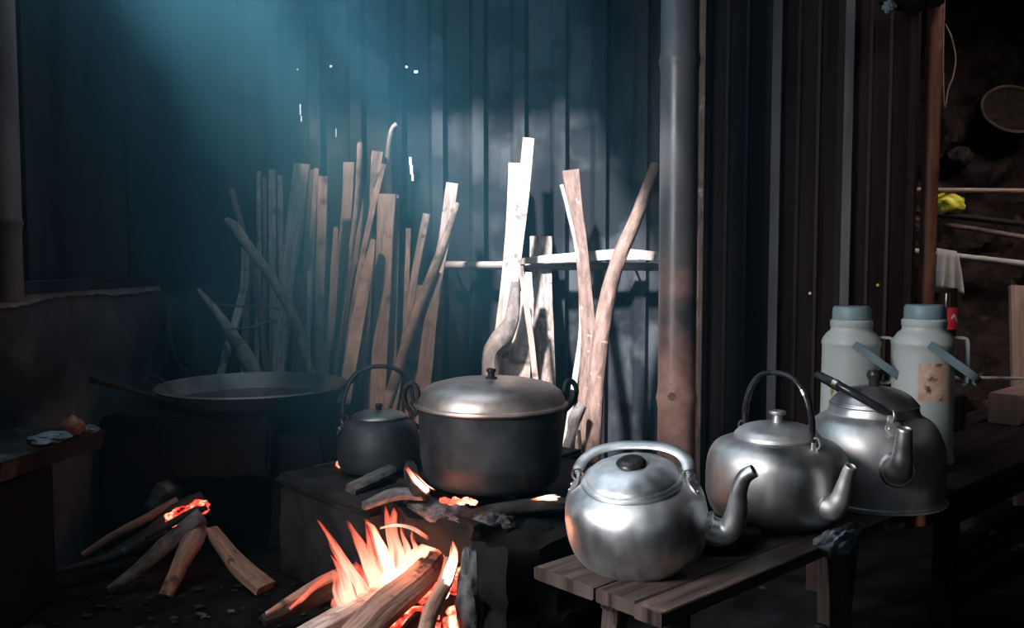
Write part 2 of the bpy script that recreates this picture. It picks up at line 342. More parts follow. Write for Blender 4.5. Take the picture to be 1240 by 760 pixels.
def corrugated(name, x0, x1, Y, z0, z1, pitch, rib, depth, material, holes=(), parent=None, phase=0.0, minor=True, ridge=None):
    """tin sheet in the XZ plane: flat pans with raised trapezoid ribs; holes are rust holes right through"""
    xs = [(x0, 0.0)]
    k = math.floor((x0 - phase) / pitch)
    while True:
        c = phase + k * pitch
        for dx, d in ((-rib, 0), (-rib * .55, depth), (rib * .55, depth), (rib, 0)):
            if x0 + 1e-3 < c + dx < x1 - 1e-3: xs.append((c + dx, d))
        if minor:
            for m_ in (.36, .64):
                c2 = c + pitch * m_
                for dx, d in ((-.008, 0), (0, depth * .22), (.008, 0)):
                    if x0 + 1e-3 < c2 + dx < x1 - 1e-3: xs.append((c2 + dx, d))
        k += 1
        if c > x1: break
    xs.append((x1, 0.0)); xs.sort()
    def depth_at(x):
        for (a, da), (b_, db) in zip(xs, xs[1:]):
            if a <= x <= b_: return da + (db - da) * (x - a) / max(b_ - a, 1e-6)
        return 0
    X = dict(xs); Z = {z0, z1, (z0 + z1) / 2}
    for h in holes:
        for x in h[:2]: X.setdefault(x, depth_at(x))
        Z.update(h[2:])
    X = sorted(X.items()); Z = sorted(Z)
    b = MB(); n = len(X)
    verts = [(x, Y - d, z) for z in Z for x, d in X]; fs = []
    for j in range(len(Z) - 1):
        for i in range(n - 1):
            cx, cz = (X[i][0] + X[i + 1][0]) / 2, (Z[j] + Z[j + 1]) / 2
            if any(h[0] < cx < h[1] and h[2] < cz < h[3] for h in holes): continue
            fs.append([j * n + i, j * n + i + 1, (j + 1) * n + i + 1, (j + 1) * n + i])
    b.add(verts, fs, [[(0, 0)] * 4 for _ in fs])
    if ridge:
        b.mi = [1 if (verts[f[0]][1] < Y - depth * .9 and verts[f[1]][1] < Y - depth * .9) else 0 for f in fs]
    o = b.build(name, [material] + ([ridge] if ridge else []), parent, smooth=None, origin='none')
    sm = o.modifiers.new('thickness', 'SOLIDIFY'); sm.thickness = .0012; sm.offset = 1
    return o
def structure(name, label): return thing(name, label, None, kind='structure')
YB = 3.9
wb = structure('wall_back', 'sooty corrugated tin wall behind the leaning firewood')
def hole(u0, u1, v0, v1):
    a, c = at(u0, v1, YB), at(u1, v0, YB); return (a.x, c.x, a.z, c.z)
holes = [hole(399.6, 402, 79, 81.5), hole(491, 493.5, 80, 82.5), hole(501.5, 506, 85.5, 88.5), hole(363, 364.3, 126, 139), hole(364.2, 365.4, 140, 147),
         hole(495.5, 498.5, 190, 200), hole(496.6, 500, 200, 211), hole(498.4, 501, 211, 219), hole(359.6, 361, 83, 84.5), hole(406.5, 407.3, 155, 166)]
sheets = [(-1.32, -.48), (-.50, .24), (.22, .96), (.94, 1.68)]
for i, (a, c) in enumerate(sheets):
    hs = [h for h in holes if h[0] > a + .03 and h[1] < c - .001]
    corrugated('corrugated_sheet', a, c, YB - .002 * (i % 2), 0, 2.6, .172, .040, .034, M['tin'], hs, wb, phase=.03, minor=False)
# right-hand partition of tin sheets, and the timber strip at its edge
YR = 3.05
wr = structure('wall_right', 'dark brown corrugated tin partition behind the kettles')
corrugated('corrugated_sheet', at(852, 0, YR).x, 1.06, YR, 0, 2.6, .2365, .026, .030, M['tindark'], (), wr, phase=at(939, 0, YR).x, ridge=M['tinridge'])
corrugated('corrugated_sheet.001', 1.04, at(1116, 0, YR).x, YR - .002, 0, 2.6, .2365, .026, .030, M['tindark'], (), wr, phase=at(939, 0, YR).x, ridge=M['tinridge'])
e = at(848, 0, YR - .02).x
MB().sweep([(e, YR - .03, 0), (e, YR - .03, 2.6)], (.015, .015), RECT).build('edge_batten', M['brown'], wr)
for (u, v) in ((981, 355), (1063, 345)):
    p = at(u, v, YR - .004); MB().blob(p, (.006, .006, .006), 0, sub=1).build('nail_head', M['yellow'], wr)
# the left wall: low plastered wall, timber boards above it
def lw(Y): return -1.20 - .10 * (YB - Y)
ws = structure('wall_left', 'low stained plaster wall with dark boards above')
ZS = .815
def wall_strip(y0, y1, z0, z1, off0, off1, n=24):
    b = MB(); v = []; 
    for i in range(n + 1):
        Y = y0 + (y1 - y0) * i / n; v += [(lw(Y) + off0, Y, z0), (lw(Y) + off0, Y, z1), (lw(Y) + off1, Y, z1), (lw(Y) + off1, Y, z0)]
    f = []
    for i in range(n):
        for k in range(4): f.append([i * 4 + k, i * 4 + (k + 1) % 4, (i + 1) * 4 + (k + 1) % 4, (i + 1) * 4 + k])
    f += [[3, 2, 1, 0], [n * 4, n * 4 + 1, n * 4 + 2, n * 4 + 3]]
    return b.add(v, f, [[(0, 0)] * 4 for _ in f])
wall_strip(-1.4, YB + .02, -.02, ZS, 0, -.16).build('masonry', M['plaster'], ws, smooth=None)
# uneven limewashed lip along the top of the masonry
b = MB(); n = 160; v = []; f = []
for i in range(n + 1):
    Y = 1.9 + 1.35 * i / n
    dz = .010 + .05 * max(0, noise.noise(Vector((Y * 3.1, 2, 0))) + .12) + .012 * abs(noise.noise(Vector((Y * 19, 5, 0)))) + .006 * abs(noise.noise(Vector((Y * 60, 5, 0))))
    v += [(lw(Y) + .006, Y, ZS + .002), (lw(Y) + .006, Y, ZS - dz)]
for i in range(n): f.append([i * 2, i * 2 + 1, i * 2 + 3, i * 2 + 2])
b.add(v, f, [[(0, 0)] * 4 for _ in f]); o = b.build('limewash_flake', M['limewash'], ws, smooth=None)
sm = o.modifiers.new('thickness', 'SOLIDIFY'); sm.thickness = .004; sm.offset = -1
wall_strip(1.5, YB, ZS, ZS + .035, .012, -.10).build('sill_board', M['board'], ws, smooth=None)
wall_strip(-1.4, 0.0, ZS, 2.6, -.092, -.10, 1).build('backing_board', M['board'], ws, smooth=None)
wall_strip(1.25, YB + .05, ZS - .01, 2.61, -.092, -.10, 1).build('backing_board', M['board'], ws, smooth=None)
yy = 1.25
while yy < YB:       # upright boards, uneven in depth
    w_ = rnd.uniform(.15, .21); y2 = min(yy + w_ - .006, YB)
    wall_strip(yy, y2, ZS + .035, 2.6, -.05 + rnd.uniform(-.010, .010), -.09, 1).build('wall_board', M['board'], ws, smooth=None)
    yy += w_
# the left opening (window_1) near the viewer: boards above and before it
wall_strip(-1.4, 0.0, ZS, 2.6, -.05, -.09, 1).build('wall_board', M['board'], ws, smooth=None)
wall_strip(0.0, 1.25, 2.0, 2.6, -.05, -.09, 1).build('wall_board', M['board'], ws, smooth=None)
wf = structure('window_1', 'open window hole in the left wall')
for (a, c, z0, z1) in ((0.0, .05, ZS, 2.0), (1.2, 1.25, ZS, 2.0), (0.0, 1.25, ZS, ZS + .04), (0.0, 1.25, 1.96, 2.0)):
    wall_strip(a, c, z0, z1, .0, -.1, 1).build('window_frame', M['darkwood'], wf, smooth=None)
# post on the low wall
p0, p1 = at(14, 366, 2.38), at(3, -20, 2.38)
pt = MB(); P = [p0.lerp(p1, t) for t in (0, .22, .24, .255, .27, .6, 1)]
for q in P: q.x = max(q.x, lw(2.38) + .03)
pt.sweep(P, [.030, .029, .030, .034, .030, .029, .027], circ(14), jit=.002)
tag(pt.build('trim_1', M['post']), 'round wooden post standing on the low left wall', kind='structure')
# ceiling, wall behind the viewer, added screen shutting sky light out of the yard
ce = structure('ceiling', 'sooty roof over kitchen, extended to keep sky light off the yard')
GX0, GX1, GY0, GY1 = -1.50, -.12, 1.62, 3.08      # the gap in the roof where the sheet is missing
for (x0, x1, y0, y1) in ((-2.25, 4.65, -1.5, GY0), (-2.25, 4.65, GY1, 6.7), (-2.25, GX0, GY0, GY1), (GX1, 4.65, GY0, GY1)):  # sheets also run out over the yard, added to shade the bank
    MB().box(((x0 + x1) / 2, (y0 + y1) / 2, 2.62), (x1 - x0, y1 - y0, .03)).build('roof_sheet', M['board'], ce, smooth=None)
for x in (-1.02,): MB().box((x, 2.37, 2.60), (.03, 1.5, .05)).build('rafter', M['darkwood'], ce, smooth=None)
wn = structure('wall_front', 'board wall behind the viewer')
MB().box((1.2, -1.42, 1.3), (6.9, .03, 2.7)).build('wall_board', M['board'], wn, smooth=None)
we = structure('wall_sky_screen', 'added board screen keeping sky light off the yard')
MB().box((4.5, 2.6, 1.3), (.03, 8.2, 2.7)).build('wall_board', M['board'], we, smooth=None)
MB().box((1.66, 5.15, 1.3), (.03, 2.5, 2.7)).build('wall_board', M['board'], we, smooth=None)
# earth bank beyond the right opening
def bank(x, z):
    y = 4.75 + .28 * z - .10 * (x - 2) 
    q = Vector((x * 2.2, z * 2.2, 0))
    return y - .30 * noise.noise(q) - .14 * noise.noise(q * 3.1) - .05 * noise.noise(q * 8)
b = MB(); nx, nz = 110, 100
v = [(1.5 + 3.1 * i / nx, bank(1.5 + 3.1 * i / nx, 2.75 * j / nz), -.05 + 2.75 * j / nz) for j in range(nz + 1) for i in range(nx + 1)]
f = [[j * (nx + 1) + i, j * (nx + 1) + i + 1, (j + 1) * (nx + 1) + i + 1, (j + 1) * (nx + 1) + i] for j in range(nz) for i in range(nx)]
b.add(v, f, [[(0, 0)] * 4 for _ in f])
tag(b.build('hillside', M['earth'], origin='none'), 'dark crumbling earth bank beyond the opening at the right', kind='structure')

# upright bamboo posts
def bamboo(pts, r, nodes_at, n=20, flare=1.10):
    a, c = Vector(pts[0]), Vector(pts[-1]); P, D = [], []
    ts = sorted(set([0, 1] + [t + d for t in nodes_at for d in (-.012, -.004, 0, .004, .012) if 0 < t + d < 1]))
    for t in ts:
        near = min([abs(t - q) for q in nodes_at] + [9])
        P.append(a.lerp(c, t)); D.append(r * (flare if near < .001 else 1.05 if near < .006 else 1.0))
    return MB().sweep(P, D, circ(n))
YP = 2.70
pb = Vector(at(821, 380, YP)); z_of = lambda v_, Y: at(620, v_, Y).z
zt = 2.60
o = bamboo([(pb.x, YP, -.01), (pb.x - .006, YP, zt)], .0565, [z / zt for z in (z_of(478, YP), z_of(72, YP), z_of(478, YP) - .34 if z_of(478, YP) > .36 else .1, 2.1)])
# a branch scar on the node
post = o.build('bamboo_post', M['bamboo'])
tag(post, 'thick bamboo post, grey-blue above and tinted firelight red below, between firewood and tin wall', 'post')
p = at(815, 480, YP - .055)
s_ = MB().sweep([p + Vector((0, .03, 0)), p + Vector((-.004, -.004, 0))], [.017, .011], circ(10)); o = s_.build('branch_scar', M['brown'], None); 
o.parent = post; o.location = o.location - post.location
YQ = 3.10
pq = at(1122, 300, YQ)
o = bamboo([(pq.x, YQ, -.01), (pq.x + .01, YQ, 2.6)], .0265, [.15, .325, .47, .62, .86]).build('bamboo_post', M['redbamboo'])
tag(o, 'slim red-brown bamboo post at the edge of the tin wall', 'post')

# ------------------------------------------------------------------ bench and table (they run off to the right together)
U = Vector((.74, .6726, 0)).normalized(); Nn = Vector((.6726, -.74, 0)).normalized()
A = Vector((.040, 1.605, 0)); ZB = .363; ANG = math.atan2(U.y, U.x)
def bp(u, n, z=ZB): q = A + U * u + Nn * n; return Vector((q.x, q.y, z))
bench = thing('bench', 'low worn plank bench carrying the kettle with the grey bail handle', 'bench', bp(0.5, .14, 0), 0)
BL = bench.location
def plank(name, u0, u1, n0, n1, th, m_, parent, off, seed=0, top=ZB, dz=0):
    c0, c1 = bp(u0, (n0 + n1) / 2, top - th / 2 + dz) - off, bp(u1, (n0 + n1) / 2, top - th / 2 + dz) - off
    return MB().sweep([c0, c0.lerp(c1, .33), c0.lerp(c1, .66), c1], (abs(n1 - n0) / 2, th / 2), RECT, hint=(0, 0, 1), jit=.0015, seed=seed).build(name, m_, parent)
for i, (n0, n1, u0) in enumerate(((0.0, .143, 0), (.147, .232, .004), (.236, .292, -.003))):
    plank('plank', u0, 1.09, n0, n1, .024, M['bench'], bench, BL, i * 3, dz=-.001 * (i == 1))
def leg(u, n, du, dn, r, parent, off, m_=None, top=ZB - .024):
    a, c = bp(u, n, top) - off, bp(u + du, n + dn, 0) - off
    return MB().sweep([a, c], (r, r * .8), RECT, hint=tuple(U), jit=.001).build('leg', m_ or M['bench'], parent)
leg(.07, .135, -.035, .0, .018, bench, BL); leg(.09, .25, -.02, .02, .018, bench, BL)
leg(.95, .05, .03, -.01, .018, bench, BL); leg(.60, .262, .02, .02, .017, bench, BL)
a, c = bp(.10, .25, .30) - BL, bp(.58, .262, .17) - BL
MB().sweep([bp(.66, .262, ZB - .03) - BL, bp(.60, .270, .12) - BL], (.012, .016), RECT, hint=tuple(U)).build('brace', M['bench'], bench)
MB().sweep([bp(.05, .13, .322) - BL, bp(1.0, .13, .322) - BL], (.014, .016), RECT, hint=(0, 0, 1)).build('stretcher', M['bench'], bench)

table = thing('table', 'long dark plank table under the two flasks, running off to the right', 'table', bp(1.8, .1, 0), 0)
TL = table.location
for i, (n0, n1) in enumerate(((-.13, -.022), (-.018, .092), (.096, .198), (.202, .292))):
    plank('plank', 1.10, 2.75, n0, n1, .03, M['darkwood'], table, TL, 20 + i)
for (u, n) in ((1.17, .25), (1.17, -.09), (2.05, .25), (2.6, .25), (2.6, -.09)):
    leg(u, n, 0, 0, .026, table, TL, M['darkwood'], ZB - .03)
plank('apron', 1.12, 2.7, .262, .284, .06, M['darkwood'], table, TL, 31, top=ZB - .03)
plank('stretcher', 1.2, 2.6, .235, .26, .05, M['darkwood'], table, TL, 33, top=.16)

# ------------------------------------------------------------------ kettles
def arc_pts(r, h, n, a0=0, a1=180, flat=0.8):
    out = []
    for i in range(n + 1):
        a = R(a0 + (a1 - a0) * i / n)
        cx, sz = math.cos(a), math.sin(a)
        out.append(Vector((r * (abs(cx) ** flat) * (1 if cx >= 0 else -1), 0, h * (abs(sz) ** flat))))
    return out
def smooth_prof(prof, sub=4):
    P = [Vector((r, 0, z)) for r, z in prof]
    Q, _ = catmull(P, [(0,)] * len(P), sub); return [(max(q.x, 0), q.z) for q in Q]
def kettle(name, label, center, rz, body, rim_r, rim_z, lid, knob, spout, ear_z, ear_r, handle_h, handle_r, handle_w, lean, tilt=(0, 0), metal='alu', handle_mat='alu', grip=None, knob_mat='black', dent=.0012, ear_off=.012, lid_mat=None):
    """spout towards local +X; the bail hangs on two ears in the spout's plane; lean swings it about the ear axis"""
    root = thing(name, label, 'kettle', center, 0)
    root.rotation_euler = (Matrix.Rotation(tilt[1], 4, 'Y') @ Matrix.Rotation(tilt[0], 4, 'X') @ Matrix.Rotation(rz, 4, 'Z')).to_euler()
    b = MB().lathe(smooth_prof(body), 72)
    for k, p in enumerate(b.v):
        rr = math.hypot(p.x, p.y)
        if rr > .03:
            q = Vector((p.x * 22 + center[0] * 31, p.y * 22, p.z * 22)); d = dent * (noise.noise(q) + .5 * noise.noise(q * 2.3)) - dent * 2.2 * max(0, noise.noise(q * .8 + Vector((9, 0, 0))) - .38)
            if p.z < .004: d *= .2
            b.v[k] = Vector((p.x * (1 + d / rr), p.y * (1 + d / rr), p.z))
    rb = b.build('body', M[metal], root)
    # rolled rim
    MB().sweep([Vector((math.cos(2 * math.pi * k / 48) * rim_r, math.sin(2 * math.pi * k / 48) * rim_r, rim_z)) for k in range(48)], .0035, circ(8), closed=True, hint=(0, 0, 1)).build('rim', M[metal], root)
    lb_ = MB().lathe([(r, z + rim_z) for r, z in smooth_prof(lid, 3)], 56)
    for k, p in enumerate(lb_.v):
        if math.hypot(p.x, p.y) > .03: p.z += dent * (noise.noise(Vector((p.x * 40, p.y * 40, 3))) - .6 * max(0, noise.noise(Vector((p.x * 30, p.y * 30, 8)))))
    ld = lb_.build('lid', M[lid_mat or metal], root)
    MB().lathe([(r, z + rim_z) for r, z in knob], 24).build('knob', M[knob_mat], ld)
    pts, rad = spout
    n = 14; s = MB().sweep([Vector(p) for p in pts], rad, circ(18), sub=5, hint=(0, 1, 0), caps=False)
    so = s.build('spout', M[metal], root, smooth=60)
    sm = so.modifiers.new('thickness', 'SOLIDIFY'); sm.thickness = .0018; sm.offset = -1
    p0 = Vector(pts[0]); d = (Vector(pts[1]) - p0).normalized()
    MB().sweep([p0 + d * .012, p0 + d * .017], [rad[0] * 1.16, rad[0] * 1.04], circ(20), hint=(0, 1, 0)).build('collar', M[metal], so)
    for sx in (1, -1):
        # riveted plate and upright ear
        x = sx * ear_r
        e_ = MB().sweep([(x + sx * .022, 0, ear_z - .032), (x + sx * .012, 0, ear_z - .014), (x, 0, ear_z), (x - sx * .002, 0, ear_z + .012)],
                        [(.012, .0022), (.020, .0022), (.011, .0022), (.009, .0022)], RECT, sub=3, hint=(sx, 0, .3)).build('ear', M[metal], root)
        for dy in (-.011, .011):
            MB().blob((x + sx * .0145, dy, ear_z - .014), (.0035, .0035, .0035), 0, sub=1).build('rivet', M['rivet'], e_)
        q = Vector((x, 0, ear_z + .006))
        MB().sweep([q + Vector((math.cos(t) * .010, 0, math.sin(t) * .012 + .005)) for t in [2 * math.pi * k / 14 for k in range(14)]], .0022, circ(6), closed=True, hint=(0, 1, 0)).build('ring', M['rivet'], e_)
    hp = arc_pts(handle_r, handle_h, 26, 0, 180)
    RL = Matrix.Rotation(lean, 4, 'X'); piv = Vector((0, 0, ear_z + ear_off))
    hp = [RL @ p + piv for p in hp]
    hint = RL @ Vector((0, 1, 0))
    dims = [(.0045 if i in (0, 26) else handle_w[0], .004 if i in (0, 26) else handle_w[1]) for i in range(27)]
    ho = MB().sweep(hp, dims, circ(12), hint=tuple(hint)).build('handle', M[handle_mat], root)
    if grip:
        i0, i1 = grip
        for k in range(i0, i1, 3):
            MB().sweep(hp[k:k + 2], (handle_w[0] * 1.10, handle_w[1] * 1.08), circ(12), hint=tuple(hint)).build('binding', M['rivet'], ho)
    return root

lidA = [(.0905, .000), (.0905, .004), (.086, .007), (.084, .0075), (.080, .012), (.060, .022), (.035, .028), (0.0, .030)]
k1c = bp(.168, .104, ZB + .010)
kettle('kettle', 'dented bright aluminium kettle with flat grey bail handle, nearest on the plank bench', k1c, R(-16),
       [(0, .0), (.080, .0), (.098, .004), (.113, .016), (.123, .038), (.128, .066), (.128, .094), (.123, .118), (.112, .136), (.098, .147), (.091, .151), (.089, .154)],
       .0895, .154, lidA, [(.001, .029), (.026, .030), (.027, .033), (.024, .037), (.016, .040), (.006, .0385), (0, .038)],
       ([(.112, 0, .066), (.144, 0, .050), (.168, 0, .062), (.180, 0, .098), (.184, 0, .132), (.195, 0, .160), (.212, 0, .172)],
        [.026, .0235, .020, .0165, .013, .0115, .010]),
       .150, .1, .080, .100, (.0115, .0045), R(-76), tilt=(R(13), R(-7)), ear_off=.014, dent=.0022)
lidB = [(.089, .000), (.089, .004), (.086, .008), (.085, .009), (.078, .016), (.060, .024), (.035, .029), (0.0, .031)]
kettle('kettle', 'squat aluminium kettle with tall upright black handle, middle of the three on the bench', bp(.583, .132, ZB + .004), R(-62),
       [(0, .0), (.100, .0), (.118, .005), (.136, .022), (.145, .050), (.147, .080), (.146, .112), (.140, .138), (.126, .157), (.106, .167), (.091, .171), (.087, .174)],
       .0875, .173, lidB, [(.001, .029), (.011, .030), (.010, .046), (.017, .048), (.018, .052), (.016, .055), (0, .056)],
       ([(.128, 0, .062), (.150, 0, .058), (.168, 0, .072), (.178, 0, .098), (.187, 0, .128), (.196, 0, .150)],
        [.027, .024, .019, .0145, .011, .0095]),
       .166, .108, .130, .098, (.0055, .008), R(0), metal='alu2', handle_mat='black', grip=(6, 9), knob_mat='alu2')
lidC = [(.095, .000), (.095, .005), (.091, .010), (.090, .011), (.080, .022), (.060, .033), (.035, .040), (0.0, .043)]
kettle('kettle', 'largest aluminium kettle with flat rimmed base and black handle folded to one side', bp(.905, .185, ZB + .001), R(-93),
       [(0, .0), (.150, .0), (.156, .002), (.157, .007), (.1545, .010), (.1545, .016), (.156, .060), (.156, .100), (.152, .130), (.142, .158), (.126, .180), (.108, .192), (.102, .196), (.099, .205), (.097, .212), (.0945, .216)],
       .095, .216, lidC, [(.001, .042), (.012, .043), (.012, .055), (.017, .064), (.017, .072), (.013, .078), (0, .079)],
       ([(.142, 0, .098), (.160, 0, .100), (.176, 0, .120), (.184, 0, .155), (.190, 0, .196)],
        [.034, .029, .0215, .017, .0135]),
       .198, .118, .140, .112, (.008, .0095), R(60), metal='alu2', handle_mat='black', grip=(8, 10))

# rag and crumpled bag on the bench
rg = MB().blob(bp(.36, .15, ZB + .022), (.075, .060, .026), .35, 2.0, 4, seed=3, rot=Euler((0, 0, ANG)))
tag(rg.build('rag', M['blackcloth']), 'black bunched rag on the bench under the nearest kettle spout', 'rag')
bg = MB().blob(bp(.56, .285, ZB - .006), (.080, .022, .026), .45, 2.2, 4, seed=9, rot=Euler((0, 0, ANG)))
tag(bg.build('plastic_bag', M['bluecloth']), 'crumpled grey-blue plastic bag poking out beneath the middle kettle', 'bag')

# ------------------------------------------------------------------ flasks
def patch(R0, z0, z1, a0, a1, n, m_, name, parent, shape=None, off=.0008):
    b = MB(); v = []; f = []; nz = 8
    for i in range(n + 1):
        a = a0 + (a1 - a0) * i / n
        for k in range(nz + 1):
            z = z0 + (z1 - z0) * k / nz; t = (i / n, k / nz)
            jx = .05 * noise.noise(Vector((t[0] * 6, t[1] * 6, z0 * 30))) if (i in (0, n) or k in (0, nz)) else 0
            r_ = R0(z) + off; aa = a + jx; v.append((r_ * math.cos(aa), r_ * math.sin(aa), z + jx * .06))
    for i in range(n):
        for k in range(nz):
            if shape and not shape((i + .5) / n, (k + .5) / nz): continue
            f.append([i * (nz + 1) + k, (i + 1) * (nz + 1) + k, (i + 1) * (nz + 1) + k + 1, i * (nz + 1) + k + 1])
    b.add(v, f, [[(0, 0)] * 4 for _ in f]); return b.build(name, m_, parent, smooth=60)
def flask(label, u, Y, rz, kind):
    q = at(u, 400, Y); t = thing('vacuum_flask', label, 'flask', (q.x, q.y, ZB), rz)
    prof = [(0, 0), (.080, 0), (.083, .004), (.083, .012), (.080, .02), (.078, .30), (.078, .315), (.080, .319), (.080, .326), (.076, .336), (.066, .350), (.057, .357), (.0555, .362), (.0555, .378), (.050, .381), (.049, .383)]
    MB().lathe(prof, 48).build('body', M['enamel'], t)
    MB().lathe([(.056, .368), (.0575, .370), (.0575, .384), (.054, .388), (.050, .389), (.049, .388)], 40).build('collar', M['enamel'], t)
    MB().lathe([(.0, .386), (.051, .386), (.0525, .390), (.0515, .420), (.047, .426), (0, .428)], 40).build('cap', M['blueplastic'], t)
    # white side handle
    MB().sweep([(.072, 0, .338), (.098, 0, .338), (.110, 0, .332), (.112, 0, .300), (.112, 0, .225), (.104, 0, .212), (.079, 0, .210)], (.009, .0035), RECT, sub=3, hint=(0, 0, 1) if 0 else (.7, 0, .7)).build('side_handle', M['enamel'], t)
    # blue carrying bail, pivoting on two studs and hanging over the side
    piv = Vector((0, 0, .318)); d = Vector((math.cos(R(-36)), 0, math.sin(R(-36))))
    w = .086
    pts = [piv + Vector((-.012, -w, .008)), piv + d * .06 + Vector((0, -w, 0)), piv + d * .125 + Vector((0, -w * .92, 0)), piv + d * .158 + Vector((0, -w * .55, 0)),
           piv + d * .165, piv + d * .158 + Vector((0, w * .55, 0)), piv + d * .125 + Vector((0, w * .92, 0)), piv + d * .06 + Vector((0, w, 0)), piv + Vector((-.012, w, .008))]
    MB().sweep(pts, (.0028, .0105), RECT, sub=4, hint=tuple(Vector((math.sin(R(36)), 0, math.cos(R(36)))))).build('carrying_handle', M['blueplastic'], t)
    for sy in (1, -1): MB().sweep([(0, sy * .070, .318), (0, sy * .091, .318)], .008, circ(12), hint=(0, 0, 1)).build('pivot', M['blueplastic'], t)
    rf = lambda z: .080 - .002 * (z - .02) / .28
    if kind == 'sticker':
        patch(rf, .175, .275, R(-122) - rz, R(-62) - rz, 14, M['sticker'], 'worn_label', t)
    else:
        pr = patch(rf, .150, .225, R(-150) - rz, R(-92) - rz, 22, M['green'], 'flower_print', t,
                   shape=lambda a, c: abs(c - .5 - .28 * math.sin(a * 7)) < .12 * (1 + math.sin(a * 15)) * .9)
    return t
flask('cream vacuum flask with pale blue cap and small green flower print', 1031, 2.52, R(-8), 'flower').scale = (.985, .985, .982)
flask('cream vacuum flask with pale blue cap and worn pink label', 1119, 2.45, R(-8), 'sticker')

# bottle with the red label, on a block
q = at(1147, 400, 2.92)
tag(MB().box((q.x, q.y, ZB + .055), (.10, .10, .11), ANG, bev=.004).build('wooden_block', M['darkwood']), 'small dark wooden block under the red-labelled bottle', 'block')
bt = thing('bottle', 'tall dark bottle with a red label behind the pink-labelled flask', 'bottle', (q.x, q.y, ZB + .111))
MB().lathe([(0, 0), (.024, 0), (.027, .004), (.027, .318), (.0255, .326), (.0255, .334), (.027, .336), (.027, .342), (.023, .343), (.022, .31), (0, .30)], 28).build('glass_body', M['glass'], bt)
patch(lambda z: .027, .212, .282, R(-118), R(0), 16, M['red'], 'red_label', bt)
patch(lambda z: .0275, .232, .262, R(-95), R(-20), 14, M['white'], 'white_mark', bt, shape=lambda a, c: abs(c - .5 - .3 * math.sin(a * 6)) < .2)

# timber, upright board and rod at the right end of the table
c = at(1262, 497, 3.0)
tim = MB().sweep([at(1216, 498, 2.98), at(1216, 498, 2.98) + Vector((.55, .52, 0))], (.05, .05), RECT, hint=(0, 0, 1), jit=.001)
o = tim.build('timber', M['crate']); o.location.z = ZB + .002
tag(o, 'reddish squared timber lying on the right end of the dark table', 'timber')
bd = MB().sweep([at(1236, 470, 3.38), at(1243, 340, 3.44)], (.05, .012), RECT, hint=(0, 1, 0))
bd.sweep([at(1247, 470, 3.40) , at(1252, 340, 3.46)], (.012, .02), RECT, hint=(0, 1, 0))
bz = at(1236, 470, 3.38)
bd2 = MB().sweep([(bz.x - .01, 3.30, 0), at(1236, 346, 3.46)], (.042, .011), RECT, hint=(0, 1, 0), jit=.001)
tag(bd2.build('upright_board', M['crate']), 'reddish board standing upright outside, beyond the squared timber', 'board')
r0, r1 = at(1150, 457, 3.22), at(1330, 459, 3.22)
for u in (1148, 1334):
    g = at(u, 460, 3.22)
rod = thing('low_rail', 'thin pale rail on two pegs just above the far side of the table', 'rail', (r0.x, 3.22, 0))
off = rod.location
MB().sweep([r0 - off, r1 - off], .006, circ(8)).build('rod', M['pale'], rod)
for q in (r0, r1): MB().sweep([Vector((q.x, q.y, 0)) - off, q - off + Vector((0, 0, .01))], .009, circ(8)).build('peg', M['darkwood'], rod)

# ------------------------------------------------------------------ poles outside, what hangs on them
YO = 3.62
def rail(name, label, a, c, r, m_, Y=YO, Y2=None):
    p, q = at(*a, Y), at(*c, Y2 or Y); ext = (q - p)
    p2, q2 = p - ext * .75, q + ext * .6
    o = bamboo([p2, q2], r, [.12, .33, .55, .77], 12).build(name, m_); return tag(o, label, 'pole')
M['pinkpole'] = mat('pinkish_pole', (.28, .17, .14), (.50, .34, .29), 30, (1, .1, 1), 'UV', rough=(.4, .7))
rail('bamboo_pole', 'top bamboo pole of the rack outside, pinkish, above the yellow bag', (1134, 230), (1240, 231), .0095, M['pinkpole'], YO - .06)
rail('bamboo_pole', 'dark bamboo pole that carries the yellow bag', (1134, 259), (1240, 271), .012, M['darkwood'], YO - .04)
rail('bamboo_pole', 'reddish brown bamboo pole just below the dark one', (1134, 270), (1240, 287), .010, M['brown'], YO + .03)
rail('bamboo_pole', 'pale straight pole with the white cloth over it', (1134, 307), (1240, 319), .0115, M['cloth'], YO - .05)
for u in (1085, 1296):
    g = at(u, 300, YO + .065); b = bamboo([(g.x, g.y + (.0 if u < 1200 else 0), 0), (g.x, g.y, 1.45)], .025, [.3, .6, .85], 12)
    o = b.build('rack_post', M['darkwood']); tag(o, 'dark post of the pole rack hidden behind the tin wall' if u < 1200 else 'dark post of the pole rack past the upright board', 'post')
g = at(1149, 246, YO - .03)
yb = MB().blob(g, (.062, .04, .043), .30, 1.6, 4, seed=5)
tag(yb.build('plastic_bag', M['yellow']), 'bright yellow crumpled plastic bag resting on the dark pole', 'bag')
